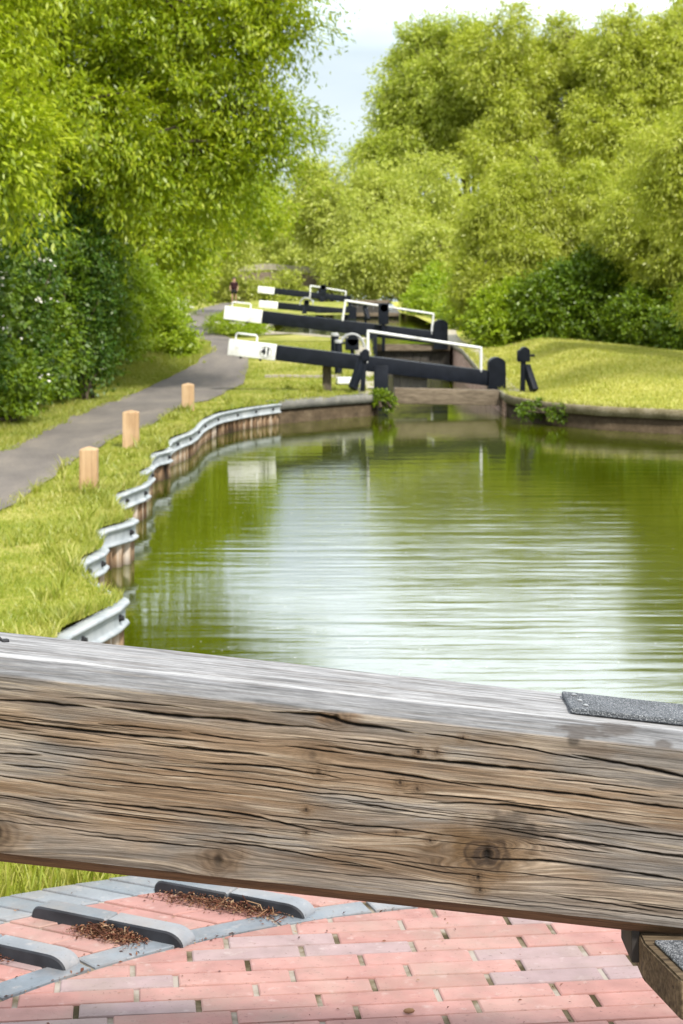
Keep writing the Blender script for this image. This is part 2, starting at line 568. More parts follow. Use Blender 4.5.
G_L = 'trees leaning over the towpath'
tree('leafy_tree', 'bright green tree whose leaves fill the upper left edge above the dark bushes', 'tree', (-7.6, 26, .1),
     [(-6.3, 25, 6.2, 2.0, 1.8, 2.4), (-5.0, 24.8, 4.1, 1.1, 1.1, 1.5), (-5.3, 25, 6.4, 1.2, 1.3, 1.6), (-6.6, 25.5, 8.6, 2.3, 2.2, 2.2), (-6.6, 25.2, 3.6, 1.2, 1.2, 1.2)],
     1500, 95, .52, .115, 'leaf_near', rad=.2, group=G_L, seed=11, droop=.45, aspect=.34, shell=.5, flat=.35, up=1.0, split=14)
tree('leafy_tree', 'tall spreading tree with vivid green crown arching over the path to the sky gap', 'tree', (-7.6, 37, .15),
     [(-5.6, 37, 8.4, 3.8, 3.6, 4.2), (-3.1, 36, 6.6, 2.1, 2.0, 2.1), (-2.6, 37, 8.9, 2.0, 2.0, 2.0), (-3.2, 36, 4.5, 1.9, 1.7, 1.4), (-5.6, 34.6, 4.9, 2.2, 1.9, 1.7),
      (-1.5, 36.4, 7.5, 1.3, 1.2, 1.0), (-2.3, 36.5, 5.5, 1.5, 1.4, 1.3), (-7.8, 37, 6.5, 3, 3, 3), (-4.2, 38, 11.5, 3, 3, 2.5), (-6.5, 38, 9.5, 2.5, 2.5, 3)],
     3500, 115, .66, .125, 'leaf_vivid', rad=.32, group=G_L, seed=12, droop=.45, aspect=.34, shell=.45, flat=.33, up=1.0, twigs=160, split=16)
tree('leafy_tree', 'green tree further along the hedge behind the cream flowered elder', 'tree', (-8.5, 57, .8),
     [(-8.0, 57, 5.2, 3.3, 3, 3.2), (-5.3, 58, 4.3, 1.7, 1.7, 1.7), (-4.3, 60, 5.4, 1.7, 1.8, 1.7), (-6.5, 56, 3.0, 2.2, 1.6, 1.6)],
     1300, 60, .6, .17, 'leaf_vivid', rad=.25, group=G_L, seed=13, droop=.4)
tree('leafy_tree', 'mid green tree beyond the bend where the path narrows', 'tree', (-11, 84, .8),
     [(-9.5, 84, 5.5, 4, 3.5, 4.2), (-5.6, 87, 6.3, 2.3, 2.5, 2.3), (-4.2, 92, 6.5, 2.0, 2, 2.2), (-8.5, 82, 2.6, 2.5, 2, 1.8)],
     1100, 55, .8, .22, 'leaf_vivid', rad=.3, group=G_L, seed=14, droop=.35)
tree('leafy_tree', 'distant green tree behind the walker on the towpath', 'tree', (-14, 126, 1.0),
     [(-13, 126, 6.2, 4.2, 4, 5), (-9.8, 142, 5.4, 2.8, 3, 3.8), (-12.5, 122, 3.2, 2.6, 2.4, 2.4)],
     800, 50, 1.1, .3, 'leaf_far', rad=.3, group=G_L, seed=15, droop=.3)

G_F = 'far trees closing the canal view'
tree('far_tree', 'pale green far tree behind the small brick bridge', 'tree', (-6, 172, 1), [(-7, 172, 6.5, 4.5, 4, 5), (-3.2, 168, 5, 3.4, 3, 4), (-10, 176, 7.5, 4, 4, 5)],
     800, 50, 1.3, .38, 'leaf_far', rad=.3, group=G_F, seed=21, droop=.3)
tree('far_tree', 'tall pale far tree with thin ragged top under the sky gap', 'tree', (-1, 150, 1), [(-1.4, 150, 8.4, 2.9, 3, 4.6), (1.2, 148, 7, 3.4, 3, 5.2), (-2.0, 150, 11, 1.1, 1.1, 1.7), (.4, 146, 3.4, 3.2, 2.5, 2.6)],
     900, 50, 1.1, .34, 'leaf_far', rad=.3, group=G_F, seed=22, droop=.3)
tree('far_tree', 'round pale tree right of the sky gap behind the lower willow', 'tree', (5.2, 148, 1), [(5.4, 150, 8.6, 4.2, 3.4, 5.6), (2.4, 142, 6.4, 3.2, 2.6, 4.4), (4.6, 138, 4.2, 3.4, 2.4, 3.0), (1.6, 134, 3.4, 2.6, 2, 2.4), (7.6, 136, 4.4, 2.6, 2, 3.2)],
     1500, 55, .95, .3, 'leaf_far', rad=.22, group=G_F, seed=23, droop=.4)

rngw = np.random.default_rng(207)                     # far-off wood that reads as one mass behind everything
nw = 26000
wx = rngw.uniform(-75, 110, nw); wtop = 5.5 + 5 * fbm(wx * .09 + 4, wx * 0, 140, 3)
P = np.c_[wx, 232 + rngw.normal(size=nw) * 3, .6 + wtop * rngw.random(nw) ** .8]
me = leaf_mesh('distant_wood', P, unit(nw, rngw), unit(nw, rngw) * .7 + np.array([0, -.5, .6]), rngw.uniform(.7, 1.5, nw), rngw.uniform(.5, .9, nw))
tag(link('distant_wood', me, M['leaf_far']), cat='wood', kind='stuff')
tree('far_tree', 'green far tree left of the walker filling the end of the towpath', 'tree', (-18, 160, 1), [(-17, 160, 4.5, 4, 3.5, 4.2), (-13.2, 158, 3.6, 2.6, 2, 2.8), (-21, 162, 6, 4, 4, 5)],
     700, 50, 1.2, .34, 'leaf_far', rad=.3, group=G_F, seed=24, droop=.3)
G_R = 'willows on the far bank'
WK = dict(aspect=.27, droop=.55, shell=.5)
BK = dict(aspect=.34, droop=.5, shell=.45)
tree('willow_tree', 'tall round headed willow beside the sky gap with dark slanting limb', 'tree', (17, 202, .8),
     [(10.6, 200, 26.0, 5.6, 5, 7.4), (5.6, 198, 17.5, 4.6, 4, 7.0), (15.3, 202, 21.5, 7.2, 6, 10), (7.8, 196, 9.2, 6.0, 5, 6.0), (6.6, 200, 22.0, 3.4, 3, 4.6), (10.5, 199, 20.0, 5, 4, 6)],
     2600, 70, 1.5, .46, 'leaf_back', 'bark', .6, G_R, 31, 140, **BK)
tree('willow_tree', 'yellow green willow with drooping sprays reaching to the lock grass', 'tree', (6.4, 55, .7),
     [(5.3, 54, 3.7, 1.7, 1.7, 1.7), (6.6, 54.5, 4.0, 1.9, 1.8, 1.5), (4.7, 52.6, 2.6, 1.25, 1.1, 1.5), (7.7, 55, 3.9, 1.9, 2.0, 1.7), (3.9, 53.4, 2.2, .8, .8, 1.1), (5.8, 52.8, 2.6, 1.3, 1.1, 1.3), (6.1, 54, 5.5, .6, .6, 1.2), (4.9, 53.6, 5.0, .6, .6, 1.1), (7.3, 54.5, 5.3, .5, .6, 1.0), (4.3, 53.4, 3.6, .5, .5, .9)],
     3600, 80, .40, .125, 'leaf_willow', 'bark_pale', .2, G_R, 32, 160, **WK)
tree('willow_tree', 'dense yellow green willow at the right edge above dark undergrowth', 'tree', (10, 51, .5),
     [(9.0, 50, 3.8, 1.9, 1.8, 1.7), (10.2, 51, 4.4, 2.0, 2.0, 1.8), (8.3, 50.2, 4.0, 1.3, 1.4, 1.3), (10.6, 48.5, 3.6, 2.0, 1.6, 2.0), (9.2, 48.6, 3.1, 1.3, 1.0, 1.2), (8.5, 50, 5.3, .6, .6, 1.0), (9.5, 50.5, 5.9, .6, .6, 1.0), (7.7, 49.6, 4.2, .6, .6, 1.1)],
     3000, 80, .40, .125, 'leaf_willow', 'bark_pale', .2, G_R, 33, 130, **WK)
tree('willow_tree', 'tall willow rising in the middle of the far bank row above the drooping one', 'tree', (24, 194, .7),
     [(19.2, 192, 25.8, 5.6, 5, 7.2), (23.0, 192, 19, 6.8, 6, 9.5), (17.6, 190, 15.6, 5.0, 4.6, 7.6), (25.0, 194, 27.4, 5.2, 5, 5.6)],
     2600, 70, 1.4, .44, 'leaf_willow', 'bark_pale', .5, G_R, 36, 110, **BK)
tree('willow_tree', 'tall willow filling the upper right of the far bank row', 'tree', (35, 190, .7),
     [(30.5, 188, 25.0, 6.2, 5, 7.4), (35.0, 190, 20.5, 7.4, 6, 11), (28.6, 186, 16, 5.2, 4.8, 8.0), (38.0, 190, 26.5, 6.2, 5, 7.0)],
     2600, 70, 1.4, .44, 'leaf_willow', 'bark_pale', .5, G_R, 37, 110, **BK)
tree('willow_tree', 'bright tree at the right edge standing on the grass before the willow row', 'tree', (9.6, 42, .4),
     [(8.0, 41, 4.1, 1.3, 1.3, 1.8), (8.9, 41, 5.6, 1.6, 1.5, 1.6), (7.1, 40.4, 5.0, .8, .9, 1.1), (8.7, 41, 2.3, 1.0, .9, 1.2)],
     1500, 70, .36, .11, 'leaf_willow', 'bark_pale', .14, G_R, 38, 90, **WK)
tree('willow_tree', 'willow outside the right edge whose bare twigs hang into the top right corner', 'tree', (12.5, 33, .5),
     [(10.8, 33, 8.2, 3.4, 3, 2.0), (8.0, 32.4, 8.0, 1.6, 1.5, .9), (6.6, 32, 7.6, 1.1, 1, .5), (13.5, 34, 6, 3, 3, 3.5)],
     750, 45, .42, .12, 'leaf_willow', 'bark', .25, G_R, 34, 110, **WK)
tree('willow_tree', 'low bushy willow behind the right hand row over the dark hollow', 'tree', (11, 66, .7),
     [(9.5, 66, 3.8, 2.8, 3, 2.6), (6.9, 65, 3.2, 2.3, 2, 2.4), (12.5, 64, 4.4, 2.8, 3, 2.8)],
     1500, 60, .6, .2, 'leaf_back', 'bark', .28, G_R, 35, 80, **WK)


# ------------------------------------------------------------------ bushes
def bush(name, label, cat, base, lobes, n_clump, per, size, leaf, lm, group=None, seed=1, flowers=0, fsize=.06, fmat='flower', zmin=None, fzmin=None, **kw):
    rng = np.random.default_rng(seed)
    root = empty(name, base, label, cat, group)
    z0 = base[2] if zmin is None else zmin
    P, D, N, L, W, c = crown_arrays(lobes, n_clump, per, size, leaf, rng, zmin=z0, **kw)
    mb = MB()
    b_ = np.array(base)
    for q in c[rng.choice(len(c), min(22, len(c)), replace=False)]:
        s = b_ + np.array([rng.normal() * .15, rng.normal() * .15, -.08])
        mb.tube([s, s + (q - s) * np.array([.3, .3, .6]), q], [.035, .022, .008], 5)
    mb.build('stem', M['bark'], root)
    link('foliage', leaf_mesh('foliage', P - b_, D, N, L, W), M[lm], root)
    if flowers:
        cl, dd = clumps_in(lobes, flowers, rng, .95)
        sel = (dd[:, 1] < .25)
        if fzmin: sel &= cl[:, 2] > fzmin
        cl = cl[sel]
        k = np.repeat(np.arange(len(cl)), 14)
        P = cl[k] + rng.normal(size=(len(k), 3)) * fsize * np.array([1, 1, .5])
        P[:, 2] = np.maximum(P[:, 2], z0 + .1)
        Nn = unit(len(k), rng) * .5 + np.array([0, -.5, .8])
        me = leaf_mesh('blossom', P - b_, unit(len(k), rng), Nn, np.full(len(k), fsize * .7), np.full(len(k), fsize * .6))
        tag(link('blossom', me, M[fmat], root), kind='stuff')
    return root


G_H = 'dark bushes along the towpath'
DK = dict(droop=.25, aspect=.6, shell=.45)
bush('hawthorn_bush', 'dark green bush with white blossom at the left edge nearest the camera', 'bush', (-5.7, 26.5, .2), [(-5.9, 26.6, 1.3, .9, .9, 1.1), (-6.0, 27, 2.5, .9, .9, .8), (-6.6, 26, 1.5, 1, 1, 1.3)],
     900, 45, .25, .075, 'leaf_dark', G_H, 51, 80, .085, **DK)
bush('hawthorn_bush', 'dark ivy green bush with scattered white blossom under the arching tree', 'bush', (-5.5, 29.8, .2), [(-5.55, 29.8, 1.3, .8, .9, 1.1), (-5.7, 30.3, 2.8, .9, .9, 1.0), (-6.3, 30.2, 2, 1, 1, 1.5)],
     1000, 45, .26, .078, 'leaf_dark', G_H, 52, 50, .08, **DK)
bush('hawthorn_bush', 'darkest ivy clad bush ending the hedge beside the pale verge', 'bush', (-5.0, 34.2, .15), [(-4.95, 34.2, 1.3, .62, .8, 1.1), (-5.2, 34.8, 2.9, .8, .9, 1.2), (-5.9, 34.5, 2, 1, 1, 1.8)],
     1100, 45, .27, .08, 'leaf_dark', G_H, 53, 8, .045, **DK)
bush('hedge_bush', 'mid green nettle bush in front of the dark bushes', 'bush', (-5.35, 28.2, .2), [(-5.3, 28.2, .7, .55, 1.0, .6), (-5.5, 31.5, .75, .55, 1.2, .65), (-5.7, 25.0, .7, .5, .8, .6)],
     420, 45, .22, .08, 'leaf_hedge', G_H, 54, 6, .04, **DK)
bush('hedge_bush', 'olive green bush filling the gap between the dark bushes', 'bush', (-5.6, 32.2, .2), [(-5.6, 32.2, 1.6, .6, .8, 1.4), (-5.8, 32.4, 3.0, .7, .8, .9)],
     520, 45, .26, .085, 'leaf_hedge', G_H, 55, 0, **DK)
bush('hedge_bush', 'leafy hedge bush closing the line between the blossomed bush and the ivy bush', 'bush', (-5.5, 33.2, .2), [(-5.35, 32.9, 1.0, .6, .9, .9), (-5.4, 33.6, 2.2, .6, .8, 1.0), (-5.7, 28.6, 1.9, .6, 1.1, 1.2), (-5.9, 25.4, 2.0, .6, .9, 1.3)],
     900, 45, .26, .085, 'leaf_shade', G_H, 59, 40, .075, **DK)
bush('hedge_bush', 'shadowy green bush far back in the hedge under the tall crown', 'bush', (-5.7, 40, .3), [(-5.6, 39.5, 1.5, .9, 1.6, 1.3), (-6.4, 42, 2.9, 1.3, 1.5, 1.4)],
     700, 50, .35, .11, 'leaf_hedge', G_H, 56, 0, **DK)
bush('elder_bush', 'light green elder bush with cream flower heads beside the path', 'bush', (-5.0, 46, .4), [(-5.0, 46, 1.2, .95, 1.0, .9), (-5.7, 46.6, 2.3, 1.0, 1, .8), (-4.4, 45.6, .85, .6, .7, .5), (-5.6, 43.5, 1.1, .8, 1.2, .9)],
     900, 50, .32, .10, 'leaf_fresh', 'light bushes by the path', 57, 24, .075, fzmin=1.9, **DK)
bush('cow_parsley', 'white flowering cow parsley on the verge below the far hedge', 'plant', (-7.6, 75, .75), [(-8.0, 75, 1.2, 1.1, 2.2, .5), (-7.2, 79, 1.2, .6, 2.0, .45), (-8.6, 88, 1.4, .8, 3, .6)],
     380, 40, .35, .10, 'leaf_fresh', 'wild flowers on the verge', 58, 90, .10, droop=0., aspect=.25, shell=.3)
bush('cow_parsley', 'bright green cow parsley clump behind the white beam tip numbered 41', 'plant', (-3.5, 59, .7), [(-3.5, 59, .95, .9, 1.6, .35), (-3.0, 57.5, .85, .6, 1.0, .3)],
     420, 40, .25, .10, 'leaf_fresh', 'wild flowers on the verge', 59, 26, .05, droop=0., aspect=.22, shell=.3)
G_U = 'undergrowth under the willows'
for i, (x, y, rx, rz, lab, lm) in enumerate([
        (5.6, 50.2, .9, 1.0, 'dark green undergrowth bush below the drooping willow sprays', 'leaf_hedge'),
        (6.8, 50.4, 1.0, 1.3, 'darkest undergrowth bush in the hollow between two willows', 'leaf_shade'),
        (8.1, 48.6, .9, .9, 'leafy green undergrowth bush with thin bare stems above it', 'leaf_hedge'),
        (9.1, 46.6, .9, .9, 'undergrowth bush at the right edge on the falling grass crest', 'leaf_hedge'),
        (4.3, 50.6, .6, .9, 'small yellow green bush beside the brick lock wall', 'leaf_fresh')]):
    z = float(z_right(x, y))
    bush('undergrowth_bush', lab, 'bush', (x, y, z), [(x, y, z + rz * .75, rx, .9, rz), (x + .5, y + .7, z + rz * 1.25, rx * .8, .8, rz * .8)],
         620, 45, .28, .10, lm, G_U, 70 + i, 0, **DK)
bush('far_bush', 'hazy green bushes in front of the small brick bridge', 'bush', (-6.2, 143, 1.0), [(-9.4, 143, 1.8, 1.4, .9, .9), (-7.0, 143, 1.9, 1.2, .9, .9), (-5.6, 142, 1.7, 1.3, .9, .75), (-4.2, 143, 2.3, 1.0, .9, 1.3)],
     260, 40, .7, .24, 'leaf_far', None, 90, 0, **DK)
for i, (x, y, lab) in enumerate([(4.5, 97, 'small bush beside the third gate on the far side'), (5.6, 106, 'bush between the third and farthest gates on the far side'), (4.7, 64, 'rounded bush on the far side of the upper pound nearest the brick lock wall'), (5.2, 74, 'middle bush on the far side of the upper pound'),
                                 (5.4, 87, 'farthest bush on the far side of the upper pound beyond the second gate')]):
    bush('bank_bush', lab, 'bush', (x, y, .75), [(x, y, 1.5, 1.1, 1.6, .8), (x + .8, y + 1.5, 2.2, 1.2, 1.8, 1.2), (x + 1.2, y - 1.2, 1.7, 1, 1.4, .9)], 520, 45, .4, .14, 'leaf_fresh', 'bushes beyond the upper pound', 92 + i, 0, **DK)
bush('water_weed', 'bright green weed growing out of the stone edge beside the lock gate', 'weed', (.86, 36.35, -.14), [(.88, 36.3, -.06, .19, .12, .17), (.74, 36.35, -.02, .13, .12, .13)],
     75, 30, .085, .06, 'leaf_hedge', None, 80, 0, zmin=-.38, droop=.2, aspect=.4)
bush('bank_weed', 'dark weed hanging over the stone edge below the black paddle post', 'weed', (3.75, 34.15, -.06), [(3.72, 34.2, -.1, .34, .13, .15), (4.1, 33.55, -.12, .24, .12, .12)],
     130, 30, .1, .06, 'leaf_shade', None, 81, 0, zmin=-.38, droop=.4, aspect=.4)


# ------------------------------------------------------------------ grass
def blades(name, x, y, z, h, w, m, rng, lean=.5):
    n = len(x)
    a = rng.random(n) * 6.283
    s = np.stack([np.cos(a), np.sin(a), np.zeros(n)], -1)
    P = np.stack([x, y, z - .01], -1)
    t = unit(n, rng) * lean; t[:, 2] = 1
    tip = P + t * h[:, None]
    mid = P + t * h[:, None] * .5 * np.array([.7, .7, 1.1])
    w = w[:, None]
    V = np.stack([P - s * w / 2, P + s * w / 2, mid + s * w * .35, tip, mid - s * w * .35], 1).reshape(-1, 3)
    k = np.arange(n)[:, None] * 5
    tag(link(name, np_mesh(name, V, k + np.array([0, 1, 2, 4]), k + np.array([4, 2, 3])), m), cat='grass', kind='stuff')
    return bpy.data.objects[name] if name in bpy.data.objects else None


def on_path(x, y):
    return (x > np.interp(y, PATH[:, 0], PATH[:, 1]) + wob(y, 3.3) + .0) & (x < np.interp(y, PATH[:, 0], PATH[:, 2]) + wob(y, 71.7))


rng = np.random.default_rng(5)
n = 330000
y = 9.0 + (np.exp(rng.random(n) * math.log(6.0)) - 1) / 5 * 43          # denser close by
x = edge_l(y) + .05 - rng.random(n) ** 1.2 * 4.2
z = z_left(np.minimum(x, edge_l(y)), y)
pt_ = fbm(x * 1.6 + 9, y * 1.6, 33, 3)
spill = .22 * fbm(x * 3, y * 3, 35, 2)
ok = ~(on_path(x + spill, y) & on_path(x - spill, y)) & (rng.random(n) < .35 + 1.1 * np.clip(pt_ - .25, 0, 1))
x, y, z = x[ok], y[ok], z[ok]
edge_d = edge_l(y) - x
hgt = (.018 + .034 * rng.random(len(x))) * (1 + .9 * np.exp(-edge_d / .12)) * (.6 + pt_[ok])
hgt *= 1 + .8 * (np.abs(x - np.interp(y, PATH[:, 0], PATH[:, 1])) < .25)
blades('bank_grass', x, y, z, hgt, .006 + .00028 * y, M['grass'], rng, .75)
nt_ = 230                                             # taller tufts and plantain rosettes dotted through the mown bank
ty = 9.5 + rng.random(nt_) ** 1.5 * 32; tx = edge_l(ty) - rng.random(nt_) ** 1.6 * 3.0
tx[:15] = np.tile([-2.62, -2.53, -2.70], 5) + rng.normal(size=15) * .09; ty[:15] = np.tile([18.78, 24.2, 31.3], 5) - .1 + rng.normal(size=15) * .04
k = np.repeat(np.arange(nt_), 34)
x = tx[k] + rng.normal(size=len(k)) * .07 * rng.random(len(k)); y = ty[k] + rng.normal(size=len(k)) * .08; x = np.minimum(x, edge_l(y) + .06)
ok = ~on_path(x, y); x, y, k = x[ok], y[ok], k[ok]
blades('grass_tufts', x, y, z_left(x, y), (.05 + .10 * rng.random(len(x))) * (.5 + rng.random(nt_)[k]), .010 + .0003 * y, M['grass'], rng, .8)
n = 120000
y = rng.uniform(20, 60, n); x = np.interp(y, PATH[:, 0], PATH[:, 1]) - .02 - rng.random(n) ** 1.3 * 2.0
z = z_left(x, y); dd = np.interp(y, PATH[:, 0], PATH[:, 1]) - x
blades('verge_grass', x, y, z, (.04 + .07 * rng.random(n)) * (1 + 1.6 * sm(.5, 1.1, dd)), .008 + .0003 * y, M['grass'], rng, .6)
n = 150000
y = rng.uniform(31.5, 53, n); x = edge_r(y) + rng.random(n) ** 1.15 * 9
z = z_right(x, y)
pt_ = fbm(x * 1.1 + 5, y * 1.1, 44, 3)
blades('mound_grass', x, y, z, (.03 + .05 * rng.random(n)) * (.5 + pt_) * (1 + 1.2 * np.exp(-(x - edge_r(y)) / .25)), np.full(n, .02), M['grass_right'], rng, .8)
n = 26000
x = rng.uniform(-2.6, -.1, n); y = rng.uniform(3.3, 5.2, n)
PX, PY = (-.883, .469), (.469, .883)
pp = x * PY[0] + y * PY[1]
ok = np.ones(n, bool)

# ------------------------------------------------------------------ brick paving (each brick a chamfered block in one mesh)
ZB = .85
C0 = np.array([.60, 2.34]); R0 = 1.64
DIR = np.array([-.883, .469]); PER = np.array([.469, .883])


def row_start(p, rad):
    """where a row of the outer ring leaves the curved band"""
    q = p - C0 @ PER
    s = math.sqrt(max(rad * rad - q * q, 0))
    return C0 @ DIR + s


RING = .47
def ring_outer(xx, yy):
    p = xx * PER[0] + yy * PER[1]; d = xx * DIR[0] + yy * DIR[1]
    q = p - C0 @ PER
    s = np.sqrt(np.clip((R0 + .07) ** 2 - q * q, 0, None)) + C0 @ DIR
    return d - (s + RING)


ok = (ring_outer(x, y) > .0) & (np.hypot(x - C0[0], y - C0[1]) > R0 + .3)
x, y = x[ok], y[ok]
z = z_left(x, y)
fg = fbm(x * 5, y * 5, 61, 2)
blades('near_grass', x, y, z, (.05 + .11 * rng.random(len(x))) * (.5 + fg), np.full(len(x), .0055), M['grass'], rng, .55)


class Bricks:
    def __init__(s): s.V = []; s.F = []; s.n = 0

    def add(s, poly, z, h=.06, ch=.0022, gap=.0):
        P = np.array(poly, float); c = P.mean(0)
        k = len(P)
        area = .5 * np.sum(P[:, 0] * np.roll(P[:, 1], -1) - P[:, 1] * np.roll(P[:, 0], -1))
        if abs(area) < 4e-4: return
        if area < 0: P = P[::-1]
        d = np.linalg.norm(P - c, axis=1, keepdims=True)
        I = P - (P - c) / d * ch * 1.4
        tilt = np.clip(RNG.normal(size=2), -2, 2) * .003
        zt = z + float(np.clip(RNG.normal(), -2, 2)) * .0006 + (P - c) @ tilt
        V = np.vstack([np.c_[I, zt], np.c_[P, zt - ch], np.c_[P, np.full(k, z - h)]])
        n = s.n
        s.F.append([n + i for i in range(k)])
        for a in range(2):
            for i in range(k):
                j = (i + 1) % k
                s.F.append([n + a * k + j, n + a * k + i, n + (a + 1) * k + i, n + (a + 1) * k + j])
        s.V.append(V); s.n += 3 * k

    def build(s, name, m):
        me = bpy.data.meshes.new(name)
        me.from_pydata(np.vstack(s.V).tolist(), [], s.F); me.update()
        return link(name, me, m)


def clip(poly, nrm, d):
    out = []
    for a, b in zip(poly, poly[1:] + poly[:1]):
        da, db = a @ nrm - d, b @ nrm - d
        if da <= 0: out.append(a)
        if da * db < 0: out.append(a + (b - a) * (da / (da - db)))
    return out


def brick_mat(name, cols, spk, rough=.75, spec=.35):
    m, nt, b = mat(name, rough, spec)
    g = nt.nodes.new('ShaderNodeNewGeometry')
    st = [((i + .0) / len(cols), c) for i, c in enumerate(cols)]
    base = ramp(nt, g.outputs['Random Per Island'], st)
    base.node.color_ramp.interpolation = 'CONSTANT'
    f = noise(nt, coords(nt), 14, 5); f2 = noise(nt, coords(nt), 130, 3); f3 = noise(nt, coords(nt), 55, 2)
    c = mix(nt, 1.0, base, ramp(nt, f, [(.3, (.80,) * 3), (.7, (1.1,) * 3)]), 'MULTIPLY')
    c = mix(nt, ramp(nt, f3, [(.68, (0,) * 3), (.78, (.6,) * 3)]), c, spk)
    c = mix(nt, ramp(nt, noise(nt, coords(nt), 33, 4), [(.6, (0,) * 3), (.75, (.35,) * 3)]), c, (.55, .48, .45))
    c = mix(nt, ramp(nt, noise(nt, coords(nt), 90, 5, .75), [(.60, (0,) * 3), (.70, (.6,) * 3)]), c, tuple(.35 * v for v in spk))
    c = mix(nt, ramp(nt, noise(nt, coords(nt, (1, 1, 1)), 5, 5, .65), [(.46, (0,) * 3), (.72, (.55,) * 3)]), c, (.30, .24, .20))
    nt.links.new(c, b.inputs['Base Color'])
    h = mix(nt, .5, f2, f)
    bump(nt, b, h, .35, .003)
    return m


M['pink_brick'] = brick_mat('pink_brick', [(0.393, 0.206, 0.183), (0.352, 0.179, 0.156), (0.416, 0.229, 0.202), (0.339, 0.243, 0.243), (0.385, 0.202, 0.179), (0.375, 0.192, 0.169), (0.316, 0.229, 0.233), (0.403, 0.215, 0.192), (0.366, 0.187, 0.165)], (0.119, 0.055, 0.046))
M['blue_brick'] = brick_mat('blue_brick', [(0.189, 0.216, 0.248), (0.162, 0.189, 0.221), (0.221, 0.239, 0.266), (0.176, 0.203, 0.234)], (0.054, 0.054, 0.054), .5, .5)
M['mortar'] = simple('mortar', [(.38, (0.060, 0.047, 0.025)), (.46, (0.170, 0.140, 0.093)), (.54, (0.323, 0.285, 0.246)), (.7, (0.391, 0.348, 0.315))], 7, bs=.5, bd=.006, rough=.95, spec=.1)

TREADS = {2.888: 0, 3.113: 1, 3.373: 2}
pink, blue = Bricks(), Bricks()
e1 = np.array([1, .12]); e1 /= np.linalg.norm(e1); e2 = np.array([-e1[1], e1[0]])
PITCH, BL = .0635, .228
for k in range(-26, 30):
    v0 = 3.55 + k * PITCH
    sh = (BL / 2 if k % 2 else 0) + random.uniform(-.03, .03)
    for j in range(-12, 12):
        u0 = j * BL + sh
        poly = [e1 * (u0 + .006) + e2 * (v0 + .0022), e1 * (u0 + BL - .005) + e2 * (v0 + .0022),
                e1 * (u0 + BL - .005) + e2 * (v0 + PITCH - .0022), e1 * (u0 + .006) + e2 * (v0 + PITCH - .0022)]
        c = sum(poly) / 4
        nrm = c - C0; d = np.linalg.norm(nrm); nrm = nrm / d
        if d > R0 + .2 or c[1] < 1.6: continue
        poly = clip(poly, nrm, C0 @ nrm + R0 - .006)
        if len(poly) >= 3: pink.add(poly, ZB)
# the curved band of blue bricks
step = .218 / R0
a = R(185)
while a > R(20):
    a2 = a - step
    q = []
    for r_, aa in ((R0 + .002, a - .003), (R0 + .002, (a + a2) / 2), (R0 + .002, a2 + .003), (R0 + .066, a2 + .003), (R0 + .066, (a + a2) / 2), (R0 + .066, a - .003)):
        q.append(C0 + r_ * np.array([math.cos(aa), math.sin(aa)]))
    blue.add(q, ZB + .002)
    a = a2
# the outer ring: straight rows that start at the band, blue headers along the grass
p = 2.2
mort = []
k = 0
while p < 3.93:
    p1 = p + .0655
    s0, s1 = row_start(p, R0 + .071), row_start(p1, R0 + .071)
    pt2 = lambda s, pp_: DIR * s + PER * pp_
    mort.append([pt2(s0, p), pt2(s1, p1), pt2(s1 + RING, p1), pt2(s0 + RING, p)])
    cut = .215 if k % 2 else .11
    under = any(abs((p + p1) / 2 - t) < .034 for t in TREADS)
    for a_, b_, kind in ((0, cut, 0), (cut, .30, 0), (.30, RING, 1)):
        q = [pt2(s0 + a_ + .004, p + .004), pt2(s0 + b_ - .004, p + .004), pt2(s1 + b_ - .004, p1 - .004), pt2(s1 + a_ + .004, p1 - .004)]
        (blue if kind else pink).add(q, ZB)
    p = p1; k += 1
tag(pink.build('pink_brick_paving', M['pink_brick']), kind='structure')
tag(blue.build('blue_brick_paving', M['blue_brick']), kind='structure')
bm = bmesh.new()
ang = np.linspace(0, 2 * math.pi, 97)[:-1]
bm.faces.new([bm.verts.new((C0[0] + (R0 + .07) * math.cos(t), C0[1] + (R0 + .07) * math.sin(t), ZB - .0042)) for t in ang])
for q in mort: bm.faces.new([bm.verts.new((v[0], v[1], ZB - .0048)) for v in q])
bmesh.ops.recalc_face_normals(bm, faces=bm.faces[:])
me = bpy.data.meshes.new('mortar_bed_ground'); bm.to_mesh(me); bm.free()
tag(link('mortar_bed_ground', me, M['mortar']), kind='structure')
